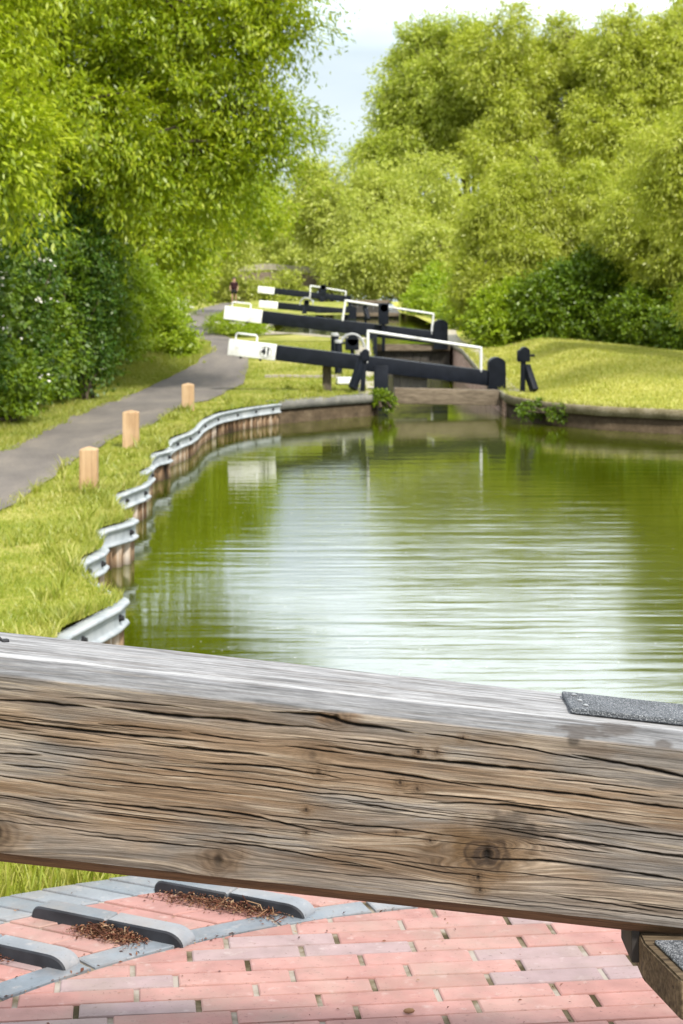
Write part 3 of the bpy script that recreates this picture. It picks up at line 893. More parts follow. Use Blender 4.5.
# moss and dirt risen in joints
# raised treads
m, nt, b = mat('blue_tread', .6, .3)
f = noise(nt, coords(nt), 18, 5)
nt.links.new(ramp(nt, f, [(.3, (.014, .015, .019)), (.7, (.036, .039, .047))]), b.inputs['Base Color'])
bump(nt, b, noise(nt, coords(nt), 60, 3), .15, .003)
M['tread'] = m
labs = ['blue brick foot tread half cut off by the left edge', 'middle blue brick foot tread with a tall heap of brown litter before it',
        'blue brick foot tread partly under the timber beam beside the curved band']
ends = [(-.545, 3.545), (-.325, 3.675), (-.08, 3.84)]
for (ex, ey), lab in zip(ends, labs):
    root = empty('foot_tread', (ex, ey, ZB), lab, 'foot tread', 'raised foot treads in the brick paving')
    hh_, ww, LL = .027, .054, .385
    e = np.array([ex, ey])
    P3 = lambda s, zz, wv: (float(e[0] + DIR[0] * s + PER[0] * wv), float(e[1] + DIR[1] * s + PER[1] * wv), float(ZB + zz))
    nose = [(-.0, -.01)] + [(.045 - .045 * math.cos(t), hh_ * math.sin(t)) for t in np.linspace(0, math.pi / 2, 10)] + [(.19, hh_), (.19, -.01)]
    tail = [(.195, -.01), (.195, hh_ - .001)] + [(LL - .022 + .022 * math.sin(t), hh_ - .023 + .022 * math.cos(t)) for t in np.linspace(0, math.pi / 2, 6)] + [(LL, -.01)]
    for nm, prof in (('nose_brick', nose), ('tail_brick', tail)):
        mb = MB()
        mb.prism([P3(s, zz, 0) for s, zz in prof], P3(0, 0, 0), P3(0, 0, ww))
        bmesh.ops.recalc_face_normals(mb.bm, faces=mb.bm.faces[:])
        es = [ed for ed in mb.bm.edges if len(ed.link_faces) == 2 and ed.calc_face_angle(0) > R(50)]
        bmesh.ops.bevel(mb.bm, geom=es, offset=.0035, segments=1, affect='EDGES')
        o = mb.build(nm, M['blue_brick'], root, smooth=True)
        o.data.materials.append(M['tread'])
        for pg in o.data.polygons:                     # the glazed front face is black with dirt
            if pg.normal.x * PER[0] + pg.normal.y * PER[1] < -.25: pg.material_index = 1

# leaf litter in front of the treads and in the joints
m, nt, b = mat('brown_litter', .8, .2)
g = nt.nodes.new('ShaderNodeNewGeometry')
nt.links.new(ramp(nt, g.outputs['Random Per Island'], [(0, (.05, .018, .010)), (.4, (.13, .045, .025)), (.75, (.21, .10, .055)), (1, (.32, .22, .13))]), b.inputs['Base Color'])
M['litter'] = m
P_, D_ = [], []
rg = np.random.default_rng(8)
for (ex, ey), lo, hi, cnt in zip(ends, (.12, .07, .02), (.40, .27, .38), (1100, 1500, 1400)):
    s = lo + (hi - lo) * rg.beta(2, 2, cnt); wv = -np.abs(rg.normal(size=cnt)) * .022 - .004
    zz = ZB + .004 + np.clip(.020 * np.exp(wv / .025), 0, 1) * rg.random(cnt) * np.sin(np.clip((s - lo) / (hi - lo), 0, 1) * math.pi)
    P_.append(np.c_[ex + DIR[0] * s + PER[0] * wv, ey + DIR[1] * s + PER[1] * wv, zz])
cnt = 230                                             # along the curved band and its joints
a = rg.uniform(R(100), R(175), cnt); rr = R0 + rg.choice([-.004, .07], cnt) + rg.normal(size=cnt) * .006
P_.append(np.c_[C0[0] + rr * np.cos(a), C0[1] + rr * np.sin(a), np.full(cnt, ZB + .002)])
cnt = 170
P_.append(np.c_[rg.uniform(-.8, .9, cnt), rg.uniform(3.2, 4.1, cnt), np.full(cnt, ZB + .003)])
P_ = np.vstack(P_)
n = len(P_)
D_ = unit(n, rg); D_[:, 2] *= .25
N_ = unit(n, rg) * .5 + np.array([0, 0, 1.0])
L_ = rg.uniform(.003, .011, n) * np.where(rg.random(n) < .05, 1.8, 1); L_[-170:] = rg.uniform(.003, .012, 170)
me = leaf_mesh('leaf_litter', P_, D_, N_, L_, L_ * rg.uniform(.2, .5, n), .15)
tag(link('leaf_litter', me, M['litter']), cat='leaf litter', kind='stuff')
mb = MB()
for _ in range(26):
    i = rg.integers(0, 3900); q = P_[i] + np.array([0, 0, .006]); d = unit(1, rg)[0] * rg.uniform(.02, .05); d[2] *= .3
    mb.tube([q - d, q + rg.normal(size=3) * .004, q + d], .0012, 5)
mb.build('fallen_twigs', M['litter'])
tag(bpy.data.objects['fallen_twigs'], cat='twigs', kind='stuff')
# the small brown seed pod lying on the pink bricks
po = at(409, 1014, 1.35 * F / (1014 - HY))
mb = MB(); mb.lathe((po[0], po[1], ZB + .006), [(.0008, -.011), (.004, -.008), (.0055, 0), (.004, .008), (.0008, .011)], 10, Matrix.Rotation(R(80), 3, 'Y') @ Matrix.Rotation(.3, 3, 'X'))
tag(mb.build('seed_pod', M['litter'], smooth=True), 'small dark brown seed pod lying on the pink bricks', 'seed pod')

# ------------------------------------------------------------------ the near balance beam
DB = 2.6
K = DB / F
def bx(px): return (px - CX) * K
def bz(py): return H - (py - HY) * K
SL = 75.0 / 683                                      # the beam falls to the right
gate0 = empty('balance_beam', (0, DB, ZB), 'weathered bare oak balance beam crossing the foreground, cracked and knotted', 'lock beam')
# front face as a dense relief: s along the beam in px, t across from its top edge in px (0..176)
X0, X1 = -520, 1290
CRACKS = [
 [(0,701),(40,702),(80,707)], [(82,699),(130,703),(172,707)], [(135,712),(210,719),(300,726)], [(292,714),(320,716),(345,723),(392,731)], [(0,720),(65,729),(135,736),(185,740)],
 [(160,746),(250,754)], [(0,753),(35,755)], [(40,751),(125,766)], [(10,776),(90,790)], [(90,778),(160,786),(220,792)], [(215,765),(280,767),(320,777)], [(250,784),(320,795),(345,794)],
 [(0,795),(60,806)], [(60,800),(150,809),(210,817)], [(185,808),(250,816),(305,831)], [(90,836),(200,847)], [(205,840),(260,847),(342,864)], [(275,816),(345,824)], [(295,747),(345,755)],
 [(407,717),(507,730)], [(357,750),(432,761),(552,771)], [(342,766),(400,775),(457,786)], [(497,742),(582,761)], [(592,757),(640,767),(690,781)], [(492,785),(580,796),(690,811)],
 [(457,807),(507,805),(560,813),(617,826)], [(357,802),(417,814)], [(342,795),(377,799)], [(342,825),(400,829),(452,836)], [(512,830),(600,845),(690,860)], [(392,862),(442,872),(477,877)],
 [(502,862),(552,862),(620,872),(690,883)], [(342,847),(407,857)], [(342,865),(377,868)], [(567,897),(642,910)], [(600,790),(650,797)], [(30,735),(90,742)], [(200,735),(250,741)],
 [(110,725),(170,730)], [(420,795),(500,800)], [(560,780),(640,789)], [(540,845),(600,852)], [(100,815),(170,822)], [(20,815),(80,823)], [(230,833),(290,840)], [(620,735),(690,744)],
 [(440,735),(520,748)], [(350,740),(410,746)], [(520,812),(560,818)], [(10,765),(60,770)], [(150,768),(210,775)], [(630,830),(690,838)], [(250,704),(330,711)], [(640,905),(690,913)]]
DEEP = {0: 1.1, 2: 1.5, 3: 1.7, 4: 1.2, 5: 1.2, 20: 1.5, 21: 1.1, 23: 1.4, 24: 1.1, 14: 1.1, 25: 1.1, 29: 1.0, 31: 1.1, 10: .9, 6: .8, 13: .9}
KNOTS = [(487, 855, 15, 1.0), (218, 860, 15, .55), (-6, 833, 20, .7), (336, 718, 11, .5), (418, 752, 4.5, .8), (437, 752, 4, .7), (463, 738, 3.5, .6), (400, 783, 5, .6), (417, 789, 5, .5), (430, 841, 5, .5),
         (478, 878, 6, .7), (480, 890, 4, .7), (306, 810, 3, .9), (306, 833, 3, .7), (396, 833, 3, .5), (318, 772, 9, .3), (312, 756, 14, .25)]
res = .85
xs = np.unique(np.concatenate([np.arange(X0, -10, 5.0), np.arange(-10, 695, res), np.arange(695, X1, 5.0)]))
ts = np.linspace(0, 176, 330)
XX, TT = np.meshgrid(xs, ts, indexing='ij')
YY = 677 + XX * SL + TT                              # photo row of every point of the face
# grain runs along the beam and bends round knots
warp = 5 * (fbm(XX / 140 + 3, TT / 40, 71, 3) - .5)
for kx, ky, kr, ks in KNOTS:
    d2 = ((XX - kx) / (kr * 2.6)) ** 2 + ((YY - ky) / (kr * 1.5)) ** 2
    warp += np.sign(YY - ky) * kr * .55 * np.exp(-d2) * (1 - np.exp(-((YY - ky) / (kr * .5)) ** 2))
dk = ((XX - 487) / 85) ** 2 + ((YY - 852) / 38) ** 2
warp += np.sign(YY - 856) * 15 * np.exp(-dk) * (1 - np.exp(-((YY - 856) / 9) ** 2))
G = TT - warp
fine = fbm(XX / 60, G / 1.5, 72, 3)
band = fbm(XX / 170, G / 7, 73, 4)
broad = fbm(XX / 110 + 7, G / 45, 74, 3)
grey = fbm(XX / 130 + 40, G / 22, 75, 4)
fib = fbm(XX / 110 + 17, G / 1.1, 88, 3)
line = np.clip((fbm(XX / 190 + 5, G / 2.0, 89, 2) - .60) * 7, 0, 1) * np.clip(fbm(XX / 60, G / 12, 87, 2) * 2 - .4, 0, 1)
dep = -.0005 * (fine - .5) * 2 - .0009 * (band - .5) * 2 - .0004 * (fib - .5) - .0003 * line
crk = np.zeros_like(XX)
def add_crack(pts, w, amp, stretch=True):
    global dep, crk
    pts = np.array(pts, float)
    if stretch:
        a_, b_ = pts[0].copy(), pts[-1].copy(); l_ = (b_[0] - a_[0]) * .22
        pts[0] = a_ - np.array([l_, l_ * SL]); pts[-1] = b_ + np.array([l_, l_ * SL])
    x0, x1 = pts[0, 0], pts[-1, 0]
    i0, i1 = np.searchsorted(xs, x0), np.searchsorted(xs, x1)
    if i1 - i0 < 3: return
    xx = xs[i0:i1]
    seed = int(abs(x0 * 7 + pts[0, 1])) % 1000
    yc = np.interp(xx, pts[:, 0], pts[:, 1]) + 3.0 * (fbm(xx / 55 + seed, xx * 0 + .5, 76, 2) - .5) + .7 * (fbm(xx / 9 + seed, xx * 0, 77, 2) - .5)
    t = (xx - x0) / (x1 - x0)
    prof = np.sin(np.clip(t, 0, 1) * math.pi) ** .55 * (.55 + .9 * fbm(xx / 18 + seed, xx * 0 + 2.5, 78, 2))
    dy = YY[i0:i1] - yc[:, None]
    ww = (w * prof)[:, None] + .25
    k = np.exp(-np.abs(dy / ww) ** 2.2) * np.minimum(prof, 1)[:, None]
    k = np.where(dy < 0, k, np.exp(-np.abs(dy / (ww * .8)) ** 2) * np.minimum(prof, 1)[:, None])
    dep[i0:i1] = np.minimum(dep[i0:i1], dep[i0:i1] - amp * k)
    lip = np.exp(-((dy + ww * 2.2) / (ww * 1.5)) ** 2) * np.minimum(prof, 1)[:, None]
    dep[i0:i1] += .0006 * lip
    crk[i0:i1] = np.maximum(crk[i0:i1], k)
for i, c in enumerate(CRACKS):
    dpt = DEEP.get(i, .62)
    add_crack(c, .95 * dpt, .0045 * dpt + .001)
rc = np.random.default_rng(99)
for _ in range(70):                                  # hair cracks, and the stretch of beam outside the picture
    x0 = rc.uniform(X0, X1 - 60); ln = rc.uniform(60, 300); t0 = rc.uniform(4, 170)
    y0 = 677 + x0 * SL + t0
    add_crack([(x0, y0), (x0 + ln, y0 + ln * (SL + rc.normal() * .012))], rc.uniform(.08, .38), .0010)
for side in (-1, 1):
    for _ in range(32):
        x0 = rc.uniform(X0, -130) if side < 0 else rc.uniform(700, X1 - 170); ln = rc.uniform(70, 170); t0 = rc.uniform(6, 168)
        y0 = 677 + x0 * SL + t0
        add_crack([(x0, y0), (x0 + ln, y0 + ln * SL)], 1.2, .005)
# colour: silvered grey where weather has it, warm oak between, dark in cracks and knots
def lerp(a, b, t): return a * (1 - t[..., None]) + b * t[..., None]
warm = lerp(np.array([0.239, 0.164, 0.105]), np.array([0.158, 0.097, 0.054]), np.clip((band - .35) * 2.2, 0, 1))
cool = lerp(np.array([0.203, 0.176, 0.156]), np.array([0.113, 0.098, 0.089]), np.clip((band - .35) * 2.2, 0, 1))
gm = np.clip((grey - .42) * 4, 0, 1)
gm = np.maximum(gm, np.clip(1 - TT / 34 + (broad - .5), 0, 1) * .9)
gm = np.maximum(gm, np.clip((TT - 140) / 30 + (broad - .5) * 1.5, 0, 1) * .9)
col = lerp(warm, cool, gm)
col *= (.66 + .68 * fine)[..., None] * (.78 + .44 * broad)[..., None] * (.80 + .40 * fib)[..., None]
streak = np.clip((fbm(XX / 75 + 11, G / 2.2, 85, 3) - .56) * 6, 0, 1)
col = lerp(col, np.array([.10, .07, .048]), streak * .32)
col = lerp(col, np.array([.045, .032, .024]), line * .25)
pale = np.clip((fbm(XX / 90 + 31, G / 3.2, 86, 3) - .57) * 6, 0, 1)
col = lerp(col, np.array([.38, .305, .23]), pale * .55)
# dark stain round the big knot
def stain(sx, sy, rx, ry, amt, c=(.06, .048, .04), seed=80):
    global col
    r_ = np.sqrt(((XX - sx) / rx) ** 2 + ((YY - sy) / ry) ** 2) + 1.1 * (fbm(XX / 14, YY / 7, seed, 3) - .5)
    col = lerp(col, np.array(c), np.clip((1.15 - r_) * 2, 0, 1) * amt)
stain(488, 846, 50, 28, .75, (.10, .058, .026)); stain(505, 828, 30, 18, .7); stain(470, 846, 22, 15, .6, (.10, .055, .02)); stain(545, 832, 16, 6, .4)
stain(340, 717, 22, 8, .6, (.17, .09, .04)); stain(574, 741, 9, 5, .8); stain(600, 752, 20, 9, .45, (.12, .085, .06)); stain(470, 741, 60, 6, .35, (.16, .1, .05))
stain(0, 838, 30, 16, .5, (.12, .075, .04)); stain(222, 862, 24, 14, .4, (.15, .09, .05)); stain(600, 735, 34, 4, .5)
for kx, ky, kr, ks in KNOTS:
    dx, dy = (XX - kx), (YY - ky)
    jit = 1 + .8 * (fbm(XX / (kr * .8), YY / (kr * .8), 79, 3) - .5)
    r_ = np.sqrt((dx / 1.25) ** 2 + dy ** 2) / kr * jit
    halo = np.exp(-(r_ / 1.7) ** 2) * ks
    rim = np.exp(-((r_ - 1.05) / .13) ** 2) * ks
    col = lerp(col, np.array([.15, .085, .035]), np.clip(halo * .85, 0, 1))
    ring = .5 + .5 * np.sin(r_ * 13)
    inn = np.clip(1.25 - r_, 0, 1) * ks
    col = lerp(col, np.array([.05, .03, .018]), np.clip(inn * (1.7 if kx == 487 else 1.0) * (.45 + .9 * ring), 0, 1))
    col = lerp(col, np.array([.035, .02, .012]), np.clip(rim * (.6 if kr == 15 and kx > 400 else .25), 0, 1))
    hole = np.exp(-((dx / (kr * .26)) ** 2 + (dy / (kr * .5)) ** 2)) * ks
    col = lerp(col, np.array([.012, .008, .006]), np.clip(hole * 1.2, 0, 1))
    dep += .0014 * np.exp(-(r_ / 1.4) ** 2) * ks - .007 * hole * min(kr / 10, 1) - .0007 * ring * np.clip(1.5 - r_, 0, 1) * ks
col = lerp(col, np.array([.012, .008, .006]), np.clip(crk * 1.15, 0, 1) ** .8)
Vf = np.stack([bx(XX), DB - dep * 1.0, bz(YY)], -1)
n_, m_ = XX.shape
# chamfers, top, back and underside close the timber; they share the face's edge rows
def strip(off, relief=0.0, seed=90, dens=10):
    """rows parallel to the beam: off = list of (y offset, dz)"""
    out = []
    for yo, dz in off:
        zz = bz(677 + xs * SL) + dz
        out.append(np.stack([bx(xs), np.full_like(xs, DB + yo), zz], -1))
    return np.array(out).transpose(1, 0, 2)


CH = 17 * K
top_rows = [(.0004, .0003)]
for t in np.linspace(.04, 1, 22): top_rows.append((.026 * t, CH * (1 - (1 - t) ** 1.5)))
for t in np.linspace(.02, 1, 60): top_rows.append((.026 + .165 * t, CH + .0025 * math.sin(t * math.pi)))
nb_top = len(top_rows)
bh = 176 * K
low = -bh
low_rows = [(.0004, low - .0003)] + [(.026 * t, low - .021 * t) for t in np.linspace(.04, 1, 8)] + [(.03 + .16 * t, low - .021) for t in (.02, .3, .6, 1)]
back_rows = [(.19 + .02, CH - .02), (.212, low + .02), (.19, low - .021)]
def to_grid(A): return A.shape[0], A.shape[1], A.reshape(-1, 3)
Tg = strip(top_rows); Lg = strip(low_rows); Bg = strip([(.191, CH)] + back_rows)
# weathered relief on top
TX, TI = np.meshgrid(xs, np.arange(nb_top), indexing='ij')
tf = fbm(TX / 70, TI / 2.2, 91, 4); tb = fbm(TX / 200, TI / 9, 92, 3)
Tg[:, 1:, 2] += (.0022 * (tf - .5) + .003 * (tb - .5))[:, 1:] * np.minimum(np.arange(nb_top) / 5, 1)[None, 1:]
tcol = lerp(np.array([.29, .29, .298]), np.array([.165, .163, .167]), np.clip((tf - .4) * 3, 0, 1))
tcol = lerp(tcol, np.array([.52, .52, .53]), np.clip(1 - np.abs(TI - 25 - 5 * (tb - .5)) / 4.5, 0, 1) * np.clip(tf * 2.2 - .5, 0, 1) * .8)  # pale highlight line painted where the chamfer meets the top
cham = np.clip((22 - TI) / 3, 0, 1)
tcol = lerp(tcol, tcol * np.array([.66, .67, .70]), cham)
crk2 = np.clip((fbm(TX / 120 + 5, TI / 1.3, 93, 3) - .61) * 9, 0, 1)
tcol = lerp(tcol, np.array([.16, .15, .145]), crk2 * .7)
Tg[:, :, 2] -= .0018 * crk2
pxs = lambda a, b_, i0, i1, amt: np.clip(1.3 - np.sqrt(((TX - (a + b_) / 2) / ((b_ - a) / 2)) ** 2 + ((TI - (i0 + i1) / 2) / ((i1 - i0) / 2)) ** 2) - 1.2 * (fbm(TX / 12, TI / 5, 95, 3) - .5), 0, 1) * amt
for a_, b_, i0, i1 in ((598, 640, 8, 22), (560, 610, 4, 13), (655, 675, 0, 8), (566, 584, -3, 6)):
    tcol = lerp(tcol, np.array([.085, .075, .072]), np.clip(pxs(a_, b_, i0, i1, 1.6), 0, .9))
# the first rows of the chamfer run on from the face's grey-brown
tcol = lerp(tcol, col[:, 0][:, None, :] * np.ones((1, nb_top, 1)), np.clip(1.5 - TI / 1.6 + (tf - .5), 0, 1))
LX, LI = np.meshgrid(xs, np.arange(len(low_rows)), indexing='ij')
lcol = lerp(np.array([.15, .088, .045]), np.array([.075, .045, .027]), np.clip((fbm(LX / 90, LI / 1.4, 96, 3) - .3) * 2, 0, 1))
bcol = np.ones(Bg.shape) * np.array([.24, .20, .165])
gf = np.stack([XX, G, np.zeros_like(XX)], -1)
gt = np.stack([TX, TI * .9, np.full_like(TX, 300.)], -1)
gl = np.stack([LX, LI * 1.5, np.full_like(LX, 600.)], -1)
bX, bI = np.meshgrid(xs, np.arange(Bg.shape[1]) * 60., indexing='ij')
gb = np.stack([bX, bI, np.full_like(bX, 900.)], -1)
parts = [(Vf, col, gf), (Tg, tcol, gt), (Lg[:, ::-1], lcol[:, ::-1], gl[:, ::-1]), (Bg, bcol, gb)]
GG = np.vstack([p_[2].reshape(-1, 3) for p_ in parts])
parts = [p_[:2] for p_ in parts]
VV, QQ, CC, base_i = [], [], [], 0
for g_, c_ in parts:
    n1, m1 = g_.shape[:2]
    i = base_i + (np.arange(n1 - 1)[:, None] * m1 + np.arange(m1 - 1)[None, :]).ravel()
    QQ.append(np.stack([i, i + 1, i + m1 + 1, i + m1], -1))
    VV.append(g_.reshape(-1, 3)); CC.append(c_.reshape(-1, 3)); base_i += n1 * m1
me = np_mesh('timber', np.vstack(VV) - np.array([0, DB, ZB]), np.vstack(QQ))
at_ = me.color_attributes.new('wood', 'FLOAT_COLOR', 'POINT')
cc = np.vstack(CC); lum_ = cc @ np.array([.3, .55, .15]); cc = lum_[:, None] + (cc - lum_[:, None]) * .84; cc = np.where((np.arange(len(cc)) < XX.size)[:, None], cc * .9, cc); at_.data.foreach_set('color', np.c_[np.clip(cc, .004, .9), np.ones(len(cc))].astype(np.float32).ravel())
ga_ = me.attributes.new('grain', 'FLOAT_VECTOR', 'POINT'); ga_.data.foreach_set('vector', GG.astype(np.float32).ravel())
m, nt, b = mat('weathered_oak', .85, .25)
va = nd(nt, 'ShaderNodeVertexColor'); va.layer_name = 'wood'
an = nd(nt, 'ShaderNodeAttribute', attribute_name='grain')
def grain(sc, det, ro=.6):
    mp_ = nd(nt, 'ShaderNodeMapping'); mp_.inputs['Scale'].default_value = sc
    nt.links.new(an.outputs['Vector'], mp_.inputs['Vector'])
    return noise(nt, mp_.outputs[0], 1.0, det, ro)
fz = grain((.022, .75, .02), 4, .65); fy = grain((.006, .30, .02), 5, .7); fx = grain((.09, .9, .02), 3)
c = mix(nt, 1.0, va.outputs['Color'], ramp(nt, fz, [(.34, (.68,) * 3), (.5, (1.0,) * 3), (.68, (1.24,) * 3)]), 'MULTIPLY')
c = mix(nt, 1.0, c, ramp(nt, fy, [(.34, (.76,) * 3), (.46, (1.0,) * 3), (.7, (1.16,) * 3)]), 'MULTIPLY')
c = mix(nt, 1.0, c, ramp(nt, fx, [(.3, (.86,) * 3), (.7, (1.12,) * 3)]), 'MULTIPLY')
nt.links.new(c, b.inputs['Base Color'])
bump(nt, b, fz, .5, .0022)
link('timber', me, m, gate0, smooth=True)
# end caps of the timber
mb = MB()
for xx in (xs[0], xs[-1]):
    sgn = -1 if xx < 0 else 1
    zc = bz(677 + xx * SL)
    x_ = bx(xx)
    poly = [(x_, DB + .002, zc), (x_, DB + .026, zc + CH), (x_, DB + .19, zc + CH), (x_, DB + .21, zc + CH - .02), (x_, DB + .21, zc + low + .02), (x_, DB + .19, zc + low - .02), (x_, DB + .026, zc + low - .02), (x_, DB + .002, zc + low)]
    mb.prism(poly, (0, 0, 0), (.03 * sgn, 0, 0))
mb.build('end_grain', simple('end_grain', [(.3, (.13, .11, .09)), (.7, (.26, .22, .18))], 40), gate0)
# heel post that the beam turns on, beyond the right edge
mb = MB()
hx = bx(xs[-1]) + .17
mb.box((hx, DB + .1, .45), (.28, .28, 1.5), bev=.02)
mb.build('heel_post', simple('black_timber', [(.3, (.012, .012, .014)), (.7, (.03, .03, .034))], 14), gate0)

# anti-slip plate on top
m, nt, b = mat('grit_plate', .8, .3)
f = noise(nt, coords(nt), 420, 2, .6); f2 = noise(nt, coords(nt), 12, 3)
c = ramp(nt, f, [(.40, (.045, .05, .058)), (.55, (.13, .14, .155)), (.68, (.36, .37, .39))])
c = mix(nt, 1.0, c, ramp(nt, f2, [(.3, (.8,) * 3), (.7, (1.15,) * 3)]), 'MULTIPLY')
nt.links.new(c, b.inputs['Base Color']); bump(nt, b, f, .6, .004)
M['grit'] = m
dirx = np.array([1, 0, -SL]); dirx /= np.linalg.norm(dirx)
upx = np.array([SL, 0, 1.0]); upx /= np.linalg.norm(upx)
rotb = Matrix((dirx.tolist(), (0, 1, 0), upx.tolist())).transposed()
L0 = .74
sx = 570
front = np.array([bx(sx), DB + .050, bz(677 + sx * SL) + CH]) + dirx * (L0 / 2) + upx * .0055
pc = front + np.array([.007, .056, 0])
mb = MB(); mb.box(pc, (L0, .112, .008), rotb, .0015, 1)
plate = mb.build('grip_plate', M['grit'], gate0)
scr = simple('dull_steel', [(.3, (.25, .25, .25)), (.7, (.5, .5, .5))], 60, rough=.4, metallic=.8)
for a_, b_ in ((.025, .025), (.02, .055), (.016, .09), (.39, .02), (.39, .09)):
    q = pc + dirx * (-L0 / 2 + a_) + np.array([0, -.056 + b_, 0]) + upx * .0045
    mb = MB(); mb.lathe(q, [(.0042, 0), (.0042, .0008), (.0025, .0018)], 12, rotb)
    mb.build('screw', scr, plate)
# small black fixing on the beam top at the far left
q = at(5, 638, 2.72)
mb = MB(); mb.box((q[0], q[1], bz(677 + 5 * SL) + CH + .004), (.012, .010, .008), Matrix.Rotation(.5, 3, 'Z'), .003)
mb.tube([(q[0] - .004, q[1], bz(677) + CH + .004), (q[0] - .012, q[1], bz(677) + CH + .013)], .002, 6)
mb.build('bolt_stub', simple('black_iron', [(.3, (.01, .01, .012)), (.7, (.03, .03, .035))], 30, rough=.5), gate0)

# foot board hung under the beam at the right
zb_ = bz(937)
fb = [(bx(642), DB - .012), (bx(660), DB - .146), (bx(664), DB - .152), (bx(980), DB - .152), (bx(980), DB + .12), (bx(642), DB + .12)]
m, nt, b = mat('footboard_oak', .8, .3)
f = noise(nt, coords(nt, (18, 120, 120)), 1.0, 4); f2 = noise(nt, coords(nt), 10, 3)
c = mix(nt, 1.0, ramp(nt, f, [(.3, (.045, .030, .018)), (.7, (.21, .155, .095))]), ramp(nt, f2, [(.3, (.6,) * 3), (.7, (1.1,) * 3)]), 'MULTIPLY')
nt.links.new(c, b.inputs['Base Color']); bump(nt, b, f, .4, .003)
M['board'] = m
mb = MB()
mb.prism([(x_, y_, zb_ - .060) for x_, y_ in fb], (0, 0, zb_ - .060), (0, 0, zb_ - .004))
bmesh.ops.recalc_face_normals(mb.bm, faces=mb.bm.faces[:])
bmesh.ops.bevel(mb.bm, geom=[e for e in mb.bm.edges], offset=.003, segments=2, affect='EDGES')
board = mb.build('footboard', M['board'], gate0)
pad = [(bx(652), DB - .016), (bx(667), DB - .122), (bx(671), DB - .130), (bx(960), DB - .128), (bx(960), DB - .016)]
mb = MB()
mb.prism([(x_, y_, zb_ - .004) for x_, y_ in pad], (0, 0, 0), (0, 0, .006))
bmesh.ops.recalc_face_normals(mb.bm, faces=mb.bm.faces[:])
bmesh.ops.bevel(mb.bm, geom=[e for e in mb.bm.edges], offset=.002, segments=1, affect='EDGES')
mb.build('grip_pad', M['grit'], board)
mb = MB(); mb.box((bx(638.5), DB + .075, zb_ - .022), (.012, .10, .05), bev=.002)  # dark block added as the shaded left side of the foot board
mb.build('dark_board_side', simple('board_side_shade', [(.3, (.01, .01, .01)), (.7, (.035, .03, .028))], 20), gate0)

# ------------------------------------------------------------------ sheet piling with its rail
def arc(poly, step):
    d = np.r_[0, np.cumsum(np.linalg.norm(np.diff(poly, axis=0), axis=1))]
    s = np.arange(0, d[-1], step)
    return np.c_[np.interp(s, d, poly[:, 0]), np.interp(s, d, poly[:, 1])], s


pile_xy = PILE_S[:, ::-1]                             # (x, y)
pl, s = arc(pile_xy, .02)
tan = np.gradient(pl, axis=0); tan /= np.linalg.norm(tan, axis=1, keepdims=True)
ker = np.ones(9) / 9
tan = np.c_[np.convolve(np.pad(tan[:, 0], 4, 'edge'), ker, 'valid'), np.convolve(np.pad(tan[:, 1], 4, 'edge'), ker, 'valid')]
tan /= np.linalg.norm(tan, axis=1, keepdims=True)
out_n = np.c_[tan[:, 1], -tan[:, 0]]                  # towards the water (right of travel)
wave = np.clip(np.sin(s * 2 * math.pi / .20) * 1.7, -1, 1) * .026
face = pl + out_n * (.035 + wave)[:, None]
zs = np.array([-.10, -.2, -.3, -.36, -.42, -.6, -1.5])
V = np.array([[(f_[0], f_[1], z_) for z_ in zs] for f_ in face]).reshape(-1, 3)
n1, m1 = len(face), len(zs)
i = (np.arange(n1 - 1)[:, None] * m1 + np.arange(m1 - 1)[None, :]).ravel()
piling = empty('sheet_piling', (-2.2, 20, 0), 'rust streaked steel sheet piling with galvanised rail along the grass bank', 'piling')
off = np.array([-2.2, 20, 0])
m, nt, b = mat('rusty_piling', .85, .25)
f1 = noise(nt, coords(nt, (9, 9, .7)), 1.0, 4); f2 = noise(nt, coords(nt, (1, 1, .6)), 3.0, 4)
ff = mix(nt, .4, f1, f2)
c = ramp(nt, ff, [(.36, (.025, .016, .011)), (.46, (.15, .085, .045)), (.53, (.34, .235, .15)), (.63, (.55, .48, .41))])
sx_ = nd(nt, 'ShaderNodeSeparateXYZ'); nt.links.new(coords(nt), sx_.inputs[0])
wl = nd(nt, 'ShaderNodeMath', operation='MULTIPLY_ADD'); wl.inputs[1].default_value = .12
nt.links.new(f1, wl.inputs[0]); nt.links.new(sx_.outputs['Z'], wl.inputs[2])
wet = nd(nt, 'ShaderNodeMapRange'); wet.inputs['From Min'].default_value = -.34; wet.inputs['From Max'].default_value = -.24
wet.inputs['To Min'].default_value = .75; wet.inputs['To Max'].default_value = 0
nt.links.new(wl.outputs[0], wet.inputs['Value'])
c = mix(nt, wet.outputs[0], c, (.03, .022, .013))
nt.links.new(c, b.inputs['Base Color']); bump(nt, b, f1, .3, .004)
link('pile_sheets', np_mesh('pile_sheets', V - off, np.stack([i, i + m1, i + m1 + 1, i + 1], -1)), m, piling)
